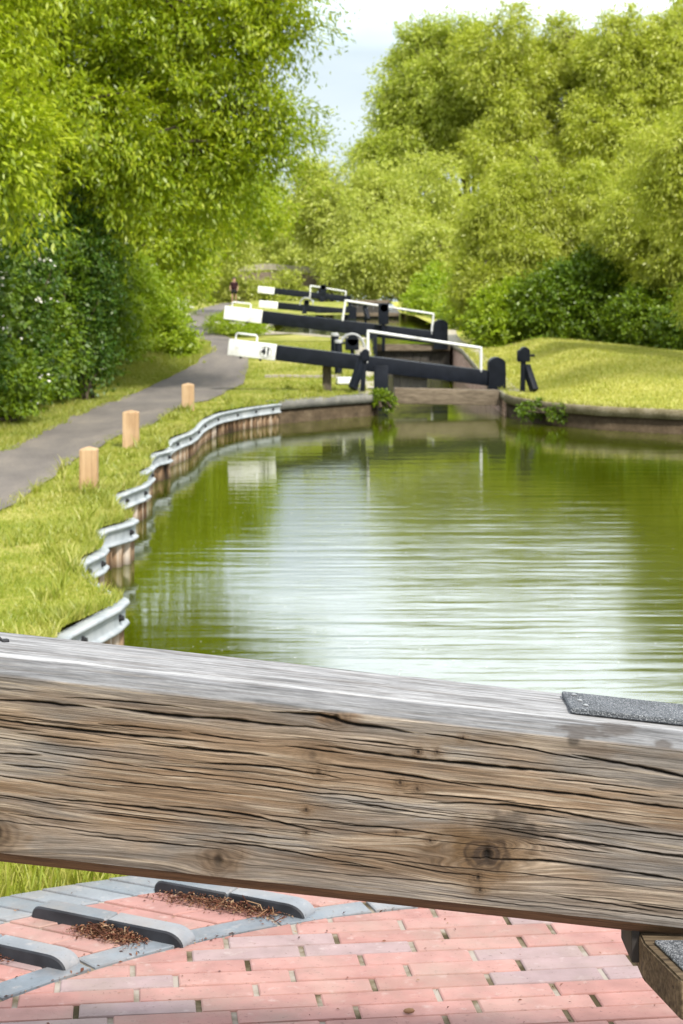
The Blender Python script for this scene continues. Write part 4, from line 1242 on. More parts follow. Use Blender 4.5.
# rail: a rolled profile swept along the bank, cut into lengths
prof = [(.0, .045), (.090, .045), (.102, .036), (.104, .024), (.098, .012), (.080, .002), (.072, -.010), (.072, -.085), (.080, -.097), (.098, -.105), (.103, -.118), (.097, -.128), (.0, -.132)]
galv = simple('galvanised', [(.3, (.26, .29, .31)), (.5, (.38, .41, .43)), (.72, (.50, .52, .53))], 5, rough=.5, spec=.5, bs=.05, metallic=.15)
pl2, s2 = arc(pile_xy, .05)
tan2 = np.gradient(pl2, axis=0); tan2 /= np.linalg.norm(tan2, axis=1, keepdims=True)
on2 = np.c_[tan2[:, 1], -tan2[:, 0]]
sag = -.055 + .02 * (fbm(s2 * .8, s2 * 0, 101, 2) - .5)
V = np.array([[(p_[0] + n__[0] * a_, p_[1] + n__[1] * a_, b_ + sg) for a_, b_ in prof] for p_, n__, sg in zip(pl2, on2, sag)]).reshape(-1, 3)
n1, m1 = len(pl2), len(prof)
i = (np.arange(n1 - 1)[:, None] * m1 + np.arange(m1 - 1)[None, :]).ravel()
rail = link('guard_rail', np_mesh('guard_rail', V - off, np.stack([i, i + m1, i + m1 + 1, i + 1], -1)), galv, piling)
blt = simple('black_bolt', [(.3, (.008, .008, .01)), (.7, (.02, .02, .022))], 20, rough=.5)
for yy in (12.5, 11.75, 15.0, 14.6, 16.85, 20.1, 19.4, 22.0, 21.4, 24.3, 27.2, 26.4, 28.5, 29.8, 31.2, 32.4, 33.2, 33.8, 17.9):
    j = int(np.argmin(np.abs(pl2[:, 1] - yy)))
    q = np.r_[pl2[j] + on2[j] * .076, -.045 + sag[j]]
    rm = Vector((on2[j][0], on2[j][1], 0)).to_track_quat('Z', 'Y').to_matrix()
    mb = MB(); mb.lathe(q, [(.028, -.004), (.028, .008), (.019, .012), (.019, .026), (.015, .03)], 6, rm)
    mb.build('bolt', blt, rail)

# ------------------------------------------------------------------ wooden marker posts
m, nt, b = mat('new_timber', .75, .3)
f = noise(nt, coords(nt, (26, 26, 1.3)), 1.0, 6, .65); f2 = noise(nt, coords(nt), 3, 3)
c = mix(nt, .35, ramp(nt, f, [(.32, (.26, .15, .075)), (.5, (.47, .30, .16)), (.68, (.60, .43, .26))]), ramp(nt, f2, [(.35, (.36, .22, .115)), (.7, (.62, .46, .31))]))
nt.links.new(c, b.inputs['Base Color']); bump(nt, b, f, .25, .004)
M['post'] = m
for (px, py, hpx, wpx), lab in zip([(89, 497, 47, 19), (131, 450, 38, 17), (188, 413, 28, 13)],
                                   ['square pale timber post with pointed top, the largest, nearest the zigzag rail',
                                    'square pale timber post with pointed top, middle of the row beside the path',
                                    'square pale timber post with pointed top, smallest, nearest the lock gate']):
    d = H * F / (py - HY)
    q = at(px, py, d)
    z0 = float(z_left(q[0], q[1])); hgt = hpx * d / F; w = wpx * d / F * .93
    mb = MB()
    hw = w / 2
    t = mb.bm
    lv = [(hw, -.15), (hw, hgt - .035), (hw - .006, hgt - .028), (.004, hgt)]
    rg_ = []
    for r_, zz in lv:
        rg_.append([t.verts.new((q[0] + sx1 * r_, q[1] + sy1 * r_, z0 + zz)) for sx1, sy1 in ((-1, -1), (1, -1), (1, 1), (-1, 1))])
    for a_, b_ in zip(rg_[:-1], rg_[1:]):
        for k in range(4): t.faces.new((a_[k], a_[(k + 1) % 4], b_[(k + 1) % 4], b_[k]))
    t.faces.new(rg_[-1])
    es = [e for e in t.edges if abs(e.verts[0].co.z - e.verts[1].co.z) > .2]
    bmesh.ops.bevel(t, geom=es, offset=.008, segments=2, affect='EDGES')
    bmesh.ops.rotate(t, cent=(q[0], q[1], 0), matrix=Matrix.Rotation(R(2), 3, 'Z'), verts=t.verts)
    o = mb.build('marker_post', M['post'])
    o.data.transform(Matrix.Translation((-q[0], -q[1], -z0))); o.location = (q[0], q[1], z0)
    tag(o, lab, 'post', 'timber posts between path and canal')

# ------------------------------------------------------------------ stone and brick walls
def stone_mat(name, stops, scale=3, course=None):
    m, nt, b = mat(name, .92, .15)
    f = noise(nt, coords(nt), scale, 6); f2 = noise(nt, coords(nt), scale * 9, 4)
    ff = mix(nt, .4, f, f2)
    c = ramp(nt, ff, stops)
    h = f2
    if course:
        tc = coords(nt)
        mp = nd(nt, 'ShaderNodeCombineXYZ'); sp = nd(nt, 'ShaderNodeSeparateXYZ'); nt.links.new(tc, sp.inputs[0])
        ad = nd(nt, 'ShaderNodeMath', operation='ADD'); nt.links.new(sp.outputs['X'], ad.inputs[0]); nt.links.new(sp.outputs['Y'], ad.inputs[1])
        nt.links.new(ad.outputs[0], mp.inputs['X']); nt.links.new(sp.outputs['Z'], mp.inputs['Y'])
        br = nd(nt, 'ShaderNodeTexBrick'); br.inputs['Scale'].default_value = 1
        br.inputs['Brick Width'].default_value = course[0]; br.inputs['Row Height'].default_value = course[1]; br.inputs['Mortar Size'].default_value = course[2]
        br.inputs['Color1'].default_value = (1, 1, 1, 1); br.inputs['Color2'].default_value = (.7, .7, .7, 1); br.inputs['Mortar'].default_value = course[3] + (1,)
        nt.links.new(mp.outputs[0], br.inputs['Vector'])
        c = mix(nt, 1.0, c, br.outputs['Color'], 'MULTIPLY')
    nt.links.new(c, b.inputs['Base Color'])
    bump(nt, b, h, .5, .015)
    return m


M['coping'] = stone_mat('grey_coping', [(.3, (.10, .10, .095)), (.5, (.19, .185, .17)), (.7, (.30, .29, .25))], 4)
M['lock_brick'] = stone_mat('lock_brick', [(.3, (.34, .20, .15)), (.5, (.52, .36, .29)), (.7, (.60, .47, .39))], 3, (.23, .078, .008, (1.2, 1.15, 1.1)))
M['dark_wall'] = stone_mat('wet_wall', [(.3, (.045, .035, .022)), (.5, (.09, .065, .04)), (.7, (.15, .115, .075))], 3, (.23, .078, .008, (.8, .8, .8)))
M['pale_coping'] = stone_mat('pale_coping', [(.3, (.28, .25, .19)), (.5, (.42, .38, .30)), (.7, (.55, .51, .43))], 4)


def wall_along(pts, top_fn, depth, thick, cop_h, cop_out, names, mats, root, block=.0):
    """a wall with coping stones along pts; its face is on the right of travel"""
    pts = np.array(pts, float)
    p, s = arc(pts, .25); p = np.vstack([p, pts[-1]]); s = np.r_[s, s[-1] + .25]
    tn = np.gradient(p, axis=0); tn /= np.linalg.norm(tn, axis=1, keepdims=True)
    on = np.c_[tn[:, 1], -tn[:, 0]]
    zt = np.array([top_fn(x_, y_) for x_, y_ in p])
    pr_wall = [(0, -cop_h), (0, -depth), (-thick, -depth), (-thick, -cop_h)]
    pr_cop = [(cop_out - .02, 0), (cop_out, -.02), (cop_out, -cop_h + .001), (-thick, -cop_h + .001), (-thick, 0)]
    for nm, pf, mm in ((names[0], pr_wall, mats[0]), (names[1], pr_cop, mats[1])):
        V = []
        for a_, n__, z_ in zip(p, on, zt):
            for o_, h_ in pf:
                zz = z_ + h_ if h_ > -depth else -1.6
                V.append((a_[0] + n__[0] * o_, a_[1] + n__[1] * o_, zz))
        k = len(pf); n1 = len(p)
        Q = [(i_ * k + j, i_ * k + (j + 1) % k, (i_ + 1) * k + (j + 1) % k, (i_ + 1) * k + j) for i_ in range(n1 - 1) for j in range(k)]
        me = np_mesh(nm, np.array(V) - np.array(root.location), Q)
        bm = bmesh.new(); bm.from_mesh(me)
        bm.verts.ensure_lookup_table()
        bm.faces.new([bm.verts[j] for j in range(k)]); bm.faces.new([bm.verts[(n1 - 1) * k + j] for j in range(k)][::-1])
        bmesh.ops.recalc_face_normals(bm, faces=bm.faces[:]); bm.to_mesh(me); bm.free()
        link(nm, me, mm, root)


# left quay: travel from the piling end towards the lock so that the water is on the right
w = empty('quay_wall', (-.5, 35, 0), 'grey stone edged canal wall between the sheet piling and the lock gate', 'wall')
wall_along([(-1.22, 34.1), (-.22, 35.4), (.62, 36.3)], lambda x_, y_: .035, 1.4, .3, .16, .05, ('wall_face', 'coping'), (M['dark_wall'], M['coping']), w)
w = empty('lock_wall', (.75, 46, 0), 'left side wall of the lock chamber hidden behind the gate beam', 'wall', 'lock chamber side walls')
wall_along([(.63, 36.33), (.75, 36.6), (.75, 44), (.75, 56), (-.2, 57.5), (-2.2, 60), (-2.7, 62.5), (-2.8, 75)], lambda x_, y_: float(z_left(min(x_, .6) - .1, y_)) + .03, 2.2, .4, .16, .02, ('wall_face', 'coping'), (M['dark_wall'], M['pale_coping']), w)
w = empty('lock_wall', (3.3, 46, 0), 'reddish brick right side wall of the lock chamber with pale coping', 'wall', 'lock chamber side walls')
wall_along([(3.5, 62), (3.36, 58.5), (3.3, 56), (3.3, 44), (3.3, 37.2), (3.32, 36.5)], lambda x_, y_: float(z_right(x_ + .1, y_)) + .04, 2.2, .42, .14, .03, ('wall_face', 'coping'), (M['lock_brick'], M['pale_coping']), w)
w = empty('quay_wall', (6, 32.5, 0), 'mossy stone canal edge under the bright grass on the right', 'wall')
wall_along([(3.34, 36.45), (3.42, 35.7), (3.7, 34.4), (4.08, 33.6), (4.7, 32.7), (6, 31.7), (9, 30.5), (13, 29), (20, 26), (26, 20)], lambda x_, y_: float(z_right(x_ + .05, y_)) + .03, 1.4, .28, .17, .05, ('wall_face', 'coping'),
           (M['dark_wall'], stone_mat('mossy_coping', [(.3, (.10, .09, .05)), (.45, (.20, .17, .10)), (.6, (.30, .26, .18)), (.72, (.16, .19, .05))], 2.5)), w)
w = empty('near_quay', (2, 5.1, 0), 'near stone edge of the brick lock side hidden behind the timber beam', 'wall')
wall_along([(9, 5.27), (4, 5.27), (-1.3, 5.27)][::-1], lambda x_, y_: float(z_left(x_, 5.2)) + .01, 2.4, .3, .12, .03, ('wall_face', 'coping'), (M['dark_wall'], M['coping']), w)

# low stone edging in the grass before the gate
edg = simple('edging', [(.3, (.25, .22, .17)), (.7, (.45, .41, .33))], 8)
mb = MB()
for i_ in range(11):
    q = at(268 + i_ * 7.0, 379.5 - .12 * i_ + random.uniform(-.3, .3), 41.4)
    z0 = float(z_left(q[0], q[1]))
    mb.box((q[0], q[1], z0 + .01), (.145, .1, .1), Matrix.Rotation(random.uniform(-.06, .06), 3, 'Z'), .012)
tag(mb.build('stone_edging', edg), 'low broken line of pale edging stones in the grass under the white tipped beam', 'edging')
# pale lock side paving strip by the upper pound
V, Q = grid_mesh(np.linspace(58.6, 61.8, 8), lambda y: np.linspace(-2.95 - (62 - y) * .0, np.interp(y, [57.5, 60, 62.5], [-.35, -2.1, -2.72]) - .05, 10) if False else np.linspace(-3.1, float(edge_l(y)) - .1, 10), lambda x, y: z_left(x, y) + .03)
tag(link('lockside_path', np_mesh('lockside_path', V, Q), stone_mat('pale_paving', [(.3, (.28, .24, .18)), (.6, (.45, .40, .32)), (.8, (.52, .47, .39))], 3)), kind='structure')

# ------------------------------------------------------------------ lock gates
blackp = simple('black_paint', [(.3, (.004, .006, .011)), (.7, (.010, .013, .022))], 5, rough=.5, spec=.22, bs=.08)
whitep = simple('white_paint', [(.30, (.50, .50, .48)), (.42, (.76, .77, .78)), (.6, (.82, .83, .84))], 3, rough=.5, spec=.5, bs=.03)
greyp = simple('grey_paint', [(.3, (.30, .31, .32)), (.7, (.48, .49, .50))], 6, rough=.5)
wetw = simple('wet_gate_timber', [(.3, (.025, .022, .02)), (.7, (.085, .075, .062))], 4, (6, 6, 1), rough=.7)
wetb = simple('gate_rail_timber', [(.3, (.10, .075, .05)), (.7, (.24, .19, .135))], 5, (1, 1, 6), rough=.85)


def text_mesh(name, s, size):
    cu = bpy.data.curves.new('txt', 'FONT'); cu.body = s; cu.size = size; cu.align_x = 'CENTER'; cu.align_y = 'CENTER'; cu.extrude = .004; cu.offset = .007
    o = bpy.data.objects.new('txt', cu); COL.objects.link(o)
    bpy.context.view_layer.update()
    me = bpy.data.meshes.new_from_object(o.evaluated_get(bpy.context.evaluated_depsgraph_get()))
    bpy.data.objects.remove(o)
    me.name = name
    return me


def lock_gate(label, d, left, right, hbeam, wpx, heel_px, post=None, rail=None, handle=None, number=None, leaf=None, panel=None, stay=None):
    """left/right: (px, py) of the beam's centre line at its two ends, in the photograph at depth d"""
    A, B = at(left[0], left[1], d), at(right[0], right[1], d)
    k = d / F
    heel = A + (B - A) * ((heel_px - left[0]) / (right[0] - left[0]))
    gz = float(z_left(min(heel[0] - .3, .3), d))
    root = empty('lock_gate', (heel[0], d, gz), label, 'lock gate', 'black and white lock gates')
    ux = (B - A) / np.linalg.norm(B - A)
    Wp = A + ux * wpx * k
    ov = .004
    mb = MB(); mb.bar(Wp + ux * ov, B, .30, hbeam * .96, .02); beam = mb.build('balance_beam', blackp, root, smooth=True)
    mb = MB(); mb.bar(A, Wp, .31, hbeam, .02); tip = mb.build('white_tip', whitep, root, smooth=True)
    up = np.cross(ux, [0, 1, 0]); up = up if up[2] > 0 else -up
    if handle:
        a_, b_ = handle
        p0, p1 = A + ux * a_ + up * hbeam * .48, A + ux * b_ + up * hbeam * .48
        h_ = .15
        mb = MB(); mb.tube([p0, p0 + up * h_ * .8, p0 + up * h_ + ux * .03, p1 + up * h_ - ux * .03, p1 + up * h_ * .8, p1], .02, 8)
        mb.build('grab_handle', whitep, root, smooth=True)
    for a_ in (.28, .70):
        mb = MB(); mb.lathe(A + ux * a_ - up * (hbeam / 2 + .03), [(.02, -.02), (.028, 0), (.028, .03)], 8)
        mb.build('tie_bolt', blackp, tip, smooth=True)
    if number:
        s_, txt, sz = number
        q = A + ux * s_ + np.array([0, -.172, .0])
        rx = Matrix.Rotation(R(90), 4, 'X')
        ry = Matrix.Rotation(math.atan2(-ux[2], ux[0]), 4, 'Y')
        me = text_mesh('number', txt, sz)
        me.transform(Matrix.Translation(Vector(q) - Vector(root.location)) @ ry @ rx)
        link('number', me, blackp, tip)
        mb = MB()
        mb.tube([(q[0] + .125 * math.cos(t), q[1], q[2] + .115 * math.sin(t) - ux[2] * -.0) for t in np.linspace(0, 2 * math.pi, 25)], .006, 6, False)
        mb.build('number_ring', greyp, tip)
    # heel post and gate leaf
    mb = MB(); hb = .30
    mb.box((heel[0], d + .0, (heel[2] - .1 + -1.0) / 2 + .1), (hb, .34, heel[2] + .9), bev=.02); mb.build('heel_post', blackp, root, smooth=True)
    if post:
        x0, x1, y0, y1 = post
        q0 = at((x0 + x1) / 2, y1, d); q1 = at((x0 + x1) / 2, y0, d); wd = (x1 - x0) * k
        hh_ = q1[2] - q0[2]
        mb = MB()
        pf = [(-wd / 2, -.03), (-wd / 2, hh_ - .14)] + [(wd / 2 * -math.cos(t), hh_ - .14 + .14 * math.sin(t)) for t in np.linspace(.3, math.pi - .3, 9)] + [(wd / 2, hh_ - .14), (wd / 2, -.03)]
        mb.prism([(q0[0] + a_, d - .2, q0[2] + b_) for a_, b_ in pf], (0, 0, 0), (0, .42, 0))
        mb.build('mitre_post', blackp, root, smooth=True)
    if rail:
        pts = [at(px, py, d - .12) for px, py in rail]
        mb = MB()
        q = [pts[0]]
        for i_ in range(1, len(pts) - 1):
            a_ = pts[i_] + (pts[i_ - 1] - pts[i_]) / np.linalg.norm(pts[i_ - 1] - pts[i_]) * .06
            b_ = pts[i_] + (pts[i_ + 1] - pts[i_]) / np.linalg.norm(pts[i_ + 1] - pts[i_]) * .06
            q += [a_, pts[i_], b_]
        q.append(pts[-1])
        mb.tube(q, .033 * max(1, (d / 60) ** .5), 8); mb.build('handrail', whitep, root, smooth=True)
    if leaf:
        x0, x1, zt, zb2 = leaf
        mb = MB(); n_ = 8
        for i_ in range(n_):
            a_ = x0 + (x1 - x0) * (i_ + .5) / n_
            mb.box((a_, d + .12, (zt + zb2) / 2 - .06), ((x1 - x0) / n_ - .008, .08, zt - zb2), bev=.006)
        mb.build('gate_leaf', wetw, root)
        mb = MB(); mb.box(((x0 + x1) / 2, d + .02, zt - .08), (x1 - x0, .2, .2), bev=.02); mb.build('top_rail', wetb, root)
    return root, A, B, ux, up


g1 = lock_gate('nearest lock gate with white beam tip numbered 41 and white handrail', 38, (228.5, 346.8), (505, 380), .335, 48, 381,
               (488, 505, 357, 392), [(367.5, 363), (368, 331), (481, 348), (481, 372)], (.13, .58), (.80, '41', .19))[0]
mb = MB()
q0, q1 = at(393, 371, 38.15), at(427, 389, 38.15)
for i_ in range(4):
    mb.box((q0[0] + (q1[0] - q0[0]) * (i_ + .5) / 4, 38.1, (q0[2] + q1[2]) / 2 - .1), ((q1[0] - q0[0]) / 4 - .006, .07, q0[2] - q1[2] + .3), bev=.005)
mb.build('gate_panel', simple('grey_gate_boards', [(.3, (.11, .10, .085)), (.7, (.22, .20, .17))], 5, (5, 5, 1)), g1)
for px_, py0, py1 in ((327, 360, 373),):
    q0 = at(px_, py0, 38.25); z0 = float(z_left(q0[0], 38.25))
    mb = MB(); mb.box((q0[0], 38.25, (q0[2] + z0) / 2 - .05), (.19, .2, q0[2] - z0 + .25), bev=.015)
    tag(mb.build('beam_rest', simple('weathered_post', [(.3, (.05, .04, .03)), (.7, (.13, .105, .08))], 8, (4, 4, 1))), 'short brown timber post standing under the beam numbered 41', 'post')
g2 = lock_gate('second lock gate with tall rounded paddle post and long white rail', 53, (224.5, 312.3), (440, 338.2), .39, 38, 372,
               (433.5, 447.5, 319.5, 348), [(342.5, 321), (345.5, 300.5), (433.5, 314), (431.5, 334)], (.2, .75), None, (.95, 3.2, .50, -.5))[0]
g3 = lock_gate('third lock gate, dark and plain, beyond the upper pound', 100, (259, 303.8), (352, 312.5), .40, 19, 318,
               (344, 356.5, 306, 322), None, None, None, (.4, 3.2, .75, -.2))[0]
g4 = lock_gate('farthest lock gate with small square white handrail', 121, (258, 289.3), (346, 298.8), .44, 16.5, 322,
               (343, 351, 295.5, 306), [(310, 297), (310.5, 285.7), (346, 291.5), (344.5, 302)], None, None, (.4, 3.2, 1.3, 0))[0]

# timber sill across the lock mouth
q0, q1 = at(394, 388.5, 37.35), at(498, 390.5, 37.35)
mb = MB(); mb.bar((q0[0], 37.25, q0[2] - .14), (q1[0], 37.25, q1[2] - .14), .36, .32, .03)
tag(mb.build('lock_sill', wetb, smooth=True), 'brown timber sill lying across the lock mouth at the waterline', 'sill')

# ------------------------------------------------------------------ paddle gear
def paddle_gear(label, d, foot, head, stay_top, stay_foot, spindle=None, hw=.26, hh=.24, hoop=False, g='paddle gear posts by the lock'):
    k = d / F
    f_, h_ = at(foot[0], foot[1], d), at(head[0], head[1], d)
    root = empty('paddle_gear', f_, label, 'paddle gear', g)
    mb = MB(); mb.bar((f_[0], d, f_[2] - .15), (h_[0], d, h_[2] - .02), .10, .11, .012); mb.build('post', blackp, root, smooth=True)
    if stay_top:
        a_, b_ = at(stay_top[0], stay_top[1], d + .03), at(stay_foot[0], stay_foot[1], d - .25)
        mb = MB(); mb.bar(a_, b_ - np.array([0, 0, .06]), .13, .17, .02); mb.build('stay', blackp, root, smooth=True)
    mb = MB()
    mb.box((h_[0], d, h_[2] - hh * .25), (hw, .22, hh), bev=.03)
    mb.lathe((h_[0] + .02, d + .11, h_[2] + .02), [(hw * .40, 0), (hw * .42, .04), (hw * .42, .18), (hw * .40, .22)], 18, Matrix.Rotation(R(90), 3, 'X'))
    mb.build('gear_case', blackp, root, smooth=True)
    if spindle:
        mb = MB(); mb.tube([(h_[0], d - .06, h_[2] - .04), (h_[0] + spindle, d - .08, h_[2] - .05)], .026, 8); mb.build('spindle', blackp, root, smooth=True)
    if hoop:
        mb = MB()
        r_ = hoop
        mb.tube([(h_[0] - r_ * math.cos(t), d - .05, h_[2] - .16 + r_ * 1.1 * math.sin(t)) for t in np.linspace(0, math.pi, 15)], .035, 8)
        mb.build('guard_hoop', greyp, root, smooth=True)
    return root


paddle_gear('black paddle post with flat box head alone on the right bank', 36.9, (522.5, 388), (523.5, 353), (526, 366), (534.5, 388), .22)
paddle_gear('black paddle post with slanting stay in front of the beam numbered 41', 37.4, (362.5, 386), (364.5, 354), (363, 357), (352.5, 386), None, .2, .2)
paddle_gear('black paddle gear under a pale grey hoop behind the beam numbered 41', 44.5, (353, 371), (352, 341), None, None, -.3, .34, .3, .30)
paddle_gear('tall round headed paddle post on the second gate', 52.7, (383.5, 346), (383.5, 308.5), None, None, None, .30, .62)
paddle_gear('small leaning black paddle post far beyond the second rail', 70, (366, 330), (365, 305.5), (364.5, 307), (368.5, 318), None, .16, .16)
paddle_gear('far paddle post under a thin pale hoop beside the third gate', 98, (305.5, 316), (306.5, 302), (306, 304), (302.5, 316), None, .3, .3, .36)
paddle_gear('far black paddle post beside the small square handrail', 120, (323, 303), (323, 287.5), None, None, None, .40, .7)

# rod hanging from second beam
mb = MB(); mb.tube([at(383.5, 330, 52.8), at(383.5, 352, 52.8)], .025, 6)
mb.build('paddle_rod', blackp, g2)
# round topped mooring posts behind the beam
for (px_, py_, d, w_), lab in zip([(334.8, 333.5, 43.5, .19), (338.4, 340.3, 42, .18)],
                                  ['taller dark mooring post with pale flat top behind the beam numbered 41', 'shorter dark mooring post with pale top touching the beam numbered 41']):
    q = at(px_, py_, d); z0 = float(z_left(q[0], d))
    root = empty('mooring_post', (q[0], d, z0), lab, 'mooring post', 'mooring posts at the lock')
    mb = MB(); mb.lathe((q[0], d, z0 - .1), [(w_ / 2, 0), (w_ / 2, q[2] - z0 + .04), (w_ / 2 * .96, q[2] - z0 + .055)], 16); mb.build('post', blackp, root, smooth=True)
    mb = MB(); mb.lathe((q[0], d, q[2] - .06), [(w_ / 2 * 1.03, 0), (w_ / 2 * 1.03, .05), (w_ / 2 * .8, .075)], 16); mb.build('cap', greyp, root, smooth=True)
# white painted coping stone seen under the beam
q = at(346, 369, 40); z0 = float(z_left(.3, 40))
mb = MB(); mb.box((q[0], 40, z0 + .08), (.42, .3, .14), Matrix.Rotation(.15, 3, 'Z'), .02)
tag(mb.build('lockside_stone', whitep), 'white painted stone on the lock side under the beam numbered 41', 'stone')

# ------------------------------------------------------------------ far bridge
m_br = stone_mat('bridge_brick', [(.3, (.14, .10, .08)), (.5, (.24, .19, .15)), (.7, (.34, .29, .24))], 2, (.4, .15, .02, (1, 1, 1)))
br = empty('brick_bridge', (-6, 150, 1), 'low brick bridge across the path end under the far trees', 'bridge')
mb = MB()
A_, B_ = at(250, 276, 150), at(284, 276, 150)
pf = [(A_[0] - 1, -.5), (A_[0] - 1, 3.1)] + [(float(x_), 3.1 + .35 * math.sin((x_ - A_[0] + 3) / (B_[0] - A_[0] + 6) * math.pi)) for x_ in np.linspace(A_[0] - .8, B_[0] + 2.8, 9)] + [(B_[0] + 3, 3.1), (B_[0] + 3, -.5)]
arch = [(-3.0 + 1.6 * math.cos(t), 1.0 + 1.3 * math.sin(t)) for t in np.linspace(0, math.pi, 12)]
pf2 = pf[:-1] + [(B_[0] + 3, -.5), (-1.4, -.5)] + arch + [(-4.6, -.5)]
mb.prism([(a_, 150, b_) for a_, b_ in pf2], (0, 0, 0), (0, 3.2, 0))
mb.build('arch_wall', m_br, br)
mb = MB()
mb.bar((A_[0] - 1, 150.2, 3.7), ((A_[0] + B_[0]) / 2, 150.2, 3.9), .4, .5, .03); mb.bar(((A_[0] + B_[0]) / 2 + .01, 150.2, 3.9), (B_[0] + 3, 150.2, 3.55), .4, .5, .03)
mb.build('parapet', M['pale_coping'], br)

# ------------------------------------------------------------------ walker on the towpath
pd = 133.0
pp0 = at(234, 307.5, pd); pz = float(z_left(pp0[0], pd)) + .02
person = empty('person', (pp0[0], pd, pz), 'walker in dark red top and black shorts standing on the far towpath', 'person')
person.scale = (1.18, 1.18, 1.08)
def skin(name, verts, edges, radii, mm, parent, root_i=0):
    me = bpy.data.meshes.new(name); me.from_pydata(verts, edges, []); me.update()
    o = bpy.data.objects.new(name, me); COL.objects.link(o)
    md = o.modifiers.new('s', 'SKIN')
    for i_, r_ in enumerate(radii):
        me.skin_vertices[0].data[i_].radius = (r_, r_ * .85) if not hasattr(r_, '__len__') else r_
    me.skin_vertices[0].data[root_i].use_root = True
    o.modifiers.new('u', 'SUBSURF').levels = 2
    bpy.context.view_layer.update()
    dg = bpy.context.evaluated_depsgraph_get()
    m2 = bpy.data.meshes.new_from_object(o.evaluated_get(dg))
    bpy.data.objects.remove(o)
    m2.name = name
    m2.materials.clear()
    return link(name, m2, mm, parent, smooth=True)


sk = simple('skin_tone', [(.3, (.42, .25, .18)), (.7, (.50, .31, .23))], 6, bs=0, rough=.55)
top_m = simple('dark_red_cloth', [(.3, (.018, .003, .006)), (.7, (.035, .006, .011))], 20, rough=.9)
sht_m = simple('black_cloth', [(.3, (.008, .008, .010)), (.7, (.018, .018, .022))], 20, rough=.9)
hair_m = simple('dark_hair', [(.3, (.012, .009, .007)), (.7, (.03, .022, .016))], 30, rough=.6)
V = [(0, 0, .94), (0, .01, 1.12), (0, .02, 1.32), (0, .01, 1.45), (0, -.01, 1.55), (0, -.015, 1.63), (0, -.01, 1.72),
     (-.10, 0, .88), (-.11, -.03, .50), (-.11, .02, .09), (-.12, -.10, .04), (.10, 0, .88), (.11, .04, .50), (.11, .12, .10), (.12, .0, .05),
     (-.17, .01, 1.42), (-.25, .02, 1.14), (-.21, -.10, .92), (-.20, -.14, .83), (.17, .01, 1.42), (.25, .04, 1.14), (.21, -.06, .91), (.20, -.10, .82)]
E = [(0, 1), (1, 2), (2, 3), (3, 4), (4, 5), (5, 6), (0, 7), (7, 8), (8, 9), (9, 10), (0, 11), (11, 12), (12, 13), (13, 14), (3, 15), (15, 16), (16, 17), (17, 18), (3, 19), (19, 20), (20, 21), (21, 22)]
rad = [(.15, .11), (.135, .10), (.155, .105), (.085, .075), .075, .125, .10, .085, .058, .042, .035, .085, .058, .042, .035, .058, .042, .034, .03, .058, .042, .034, .03]
skin('body', V, E, rad, sk, person)
skin('shirt', [(0, 0, .90), (0, .01, 1.12), (0, .02, 1.33), (0, .015, 1.44), (-.175, .01, 1.42), (-.225, .015, 1.24), (.175, .01, 1.42), (.225, .02, 1.24)], [(0, 1), (1, 2), (2, 3), (3, 4), (4, 5), (3, 6), (6, 7)],
     [(.22, .17), (.20, .16), (.22, .16), (.16, .13), .095, .08, .095, .08], top_m, person)
skin('shorts', [(0, 0, .93), (-.10, 0, .86), (-.112, -.02, .62), (.10, 0, .86), (.112, .02, .62)], [(0, 1), (1, 2), (0, 3), (3, 4)], [(.165, .128), .108, .092, .108, .092], sht_m, person)
mb = MB(); bmesh.ops.create_uvsphere(mb.bm, u_segments=16, v_segments=10, radius=1.0, matrix=Matrix.Translation((0, .03, 1.70)) @ Matrix.Diagonal((.115, .12, .125, 1)))
o = mb.build('hair', hair_m, None, smooth=True); o.parent = person
mb = MB(); mb.lathe((0, -.118, 1.63), [(.008, -.03), (.016, -.01), (.008, .03)], 8); o = mb.build('nose', sk); o.parent = person; o.location = (0, 0, 0)
for sx_1 in (-.03, .03):
    mb = MB(); mb.lathe((sx_1, -.108, 1.66), [(.004, -.008), (.011, 0), (.004, .008)], 8); o = mb.build('eye', hair_m); o.parent = person

# ------------------------------------------------------------------ willow fluff and specks drifting on the water
rg = np.random.default_rng(77)
n = 950
y = rg.uniform(12, 30, n); x = edge_l(y) + .2 + rg.random(n) * 9
cl_ = fbm(x * .35, y * .25, 120, 3)
ok = rg.random(n) < np.clip((cl_ - .38) * 4, .05, 1)
x, y = x[ok], y[ok]; n = len(x)
P = np.c_[x, y, np.full(n, ZW + .004)]
Dv = unit(n, rg); Dv[:, 2] = 0
me = leaf_mesh('floating_fluff', P, Dv, np.tile([0, 0, 1.0], (n, 1)), rg.uniform(.008, .020, n), rg.uniform(.007, .016, n), .12)
tag(link('floating_fluff', me, M['flower']), cat='willow fluff', kind='stuff')

# ------------------------------------------------------------------ light, sky, camera
SUN_EL, SUN_AZ = 48, 152                               # azimuth clockwise from +Y (the way the camera looks)
w = bpy.data.worlds.new('World'); SC.world = w; w.use_nodes = True
nt = w.node_tree
bg = nt.nodes['Background']
sky = nt.nodes.new('ShaderNodeTexSky'); sky.sky_type = 'NISHITA'; sky.sun_disc = False
sky.sun_elevation = R(SUN_EL); sky.sun_rotation = R(SUN_AZ)
sky.dust_density = 2.0
tc = nt.nodes.new('ShaderNodeTexCoord')
mp = nt.nodes.new('ShaderNodeMapping'); mp.inputs['Scale'].default_value = (1.0, 1.0, 2.6); mp.inputs['Location'].default_value = (3.1, 1.7, .4)
nt.links.new(tc.outputs['Generated'], mp.inputs['Vector'])
cn = noise(nt, mp.outputs['Vector'], 2.3, 7, .55, .2)
cf = ramp(nt, cn, [(.36, (.35,) * 3), (.56, (1,) * 3)])
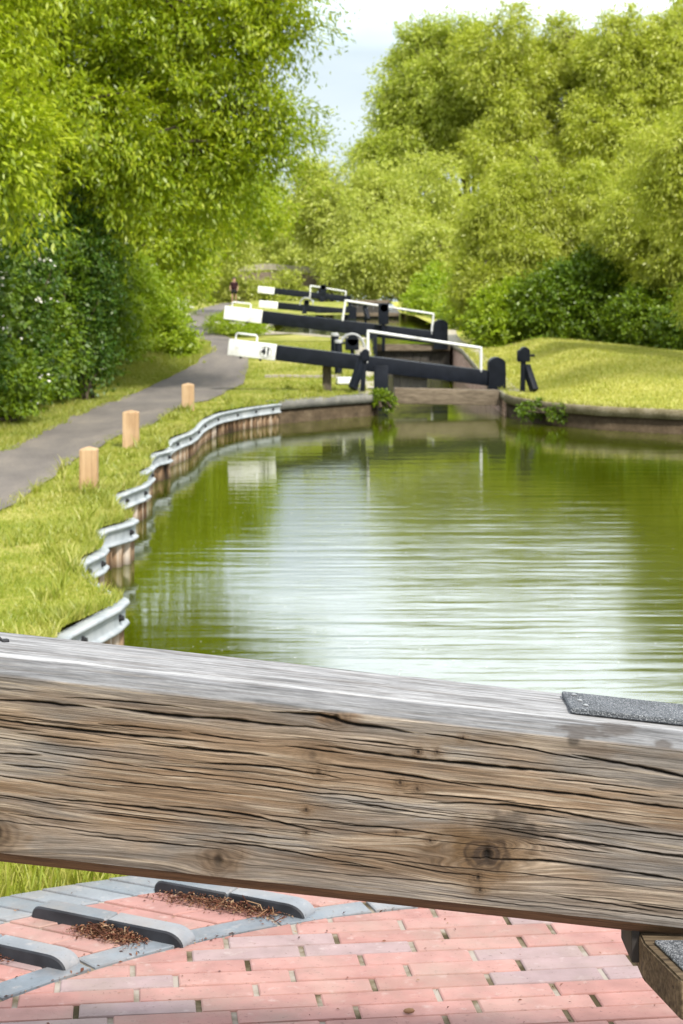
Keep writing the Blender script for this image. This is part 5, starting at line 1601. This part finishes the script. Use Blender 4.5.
sz = nt.nodes.new('ShaderNodeSeparateXYZ'); nt.links.new(tc.outputs['Generated'], sz.inputs[0])
lit = ramp(nt, sz.outputs['Z'], [(.02, (6.0, 6.7, 7.1)), (.13, (6.6, 7.2, 7.6)), (.22, (12, 12.4, 12.7)), (.45, (12, 12.4, 12.7)), (.8, (8.2, 8.6, 9.0))])
bank = ramp(nt, sz.outputs['Z'], [(.13, (6.1, 6.95, 7.4)), (.185, (20.5, 22.6, 24.5)), (.5, (20, 21.6, 23)), (.75, (8.2, 8.6, 9.0))])
ahead = ramp(nt, sz.outputs['Y'], [(.25, (0,) * 3), (.75, (1,) * 3)])
lit = mix(nt, ahead, lit, bank)
c = mix(nt, cf, sky.outputs['Color'], lit)
nt.links.new(c, bg.inputs['Color'])
bg.inputs['Strength'].default_value = .10

sl = bpy.data.lights.new('sun', 'SUN'); sl.energy = 3.9; sl.angle = R(6); sl.color = (1, .95, .86)
so = bpy.data.objects.new('sun', sl); COL.objects.link(so)
az, el = R(SUN_AZ), R(SUN_EL)
sd = Vector((math.sin(az) * math.cos(el), math.cos(az) * math.cos(el), math.sin(el)))
so.rotation_euler = sd.to_track_quat('Z', 'Y').to_euler()
so.location = sd * 60

cam = bpy.data.cameras.new('camera'); co = bpy.data.objects.new('camera', cam); COL.objects.link(co)
co.location = (0, 0, H); co.rotation_euler = (R(90), 0, 0)
cam.sensor_width = 36; cam.lens = F / 1024 * 36
cam.shift_y = -(512 - HY) / 1024
cam.clip_start = .05; cam.clip_end = 1000
cam.dof.use_dof = True; cam.dof.focus_distance = 2.75; cam.dof.aperture_fstop = 16
SC.camera = co
SC.view_settings.view_transform = 'Standard'; SC.view_settings.look = 'None'
SC.view_settings.exposure = 0.5; SC.view_settings.gamma = 1
SC.render.engine = 'CYCLES'
cy = SC.cycles
cy.max_bounces = 6; cy.diffuse_bounces = 3; cy.glossy_bounces = 3; cy.transmission_bounces = 4; cy.transparent_max_bounces = 4
cy.use_denoising = True
cy.use_adaptive_sampling = True; cy.adaptive_threshold = .02
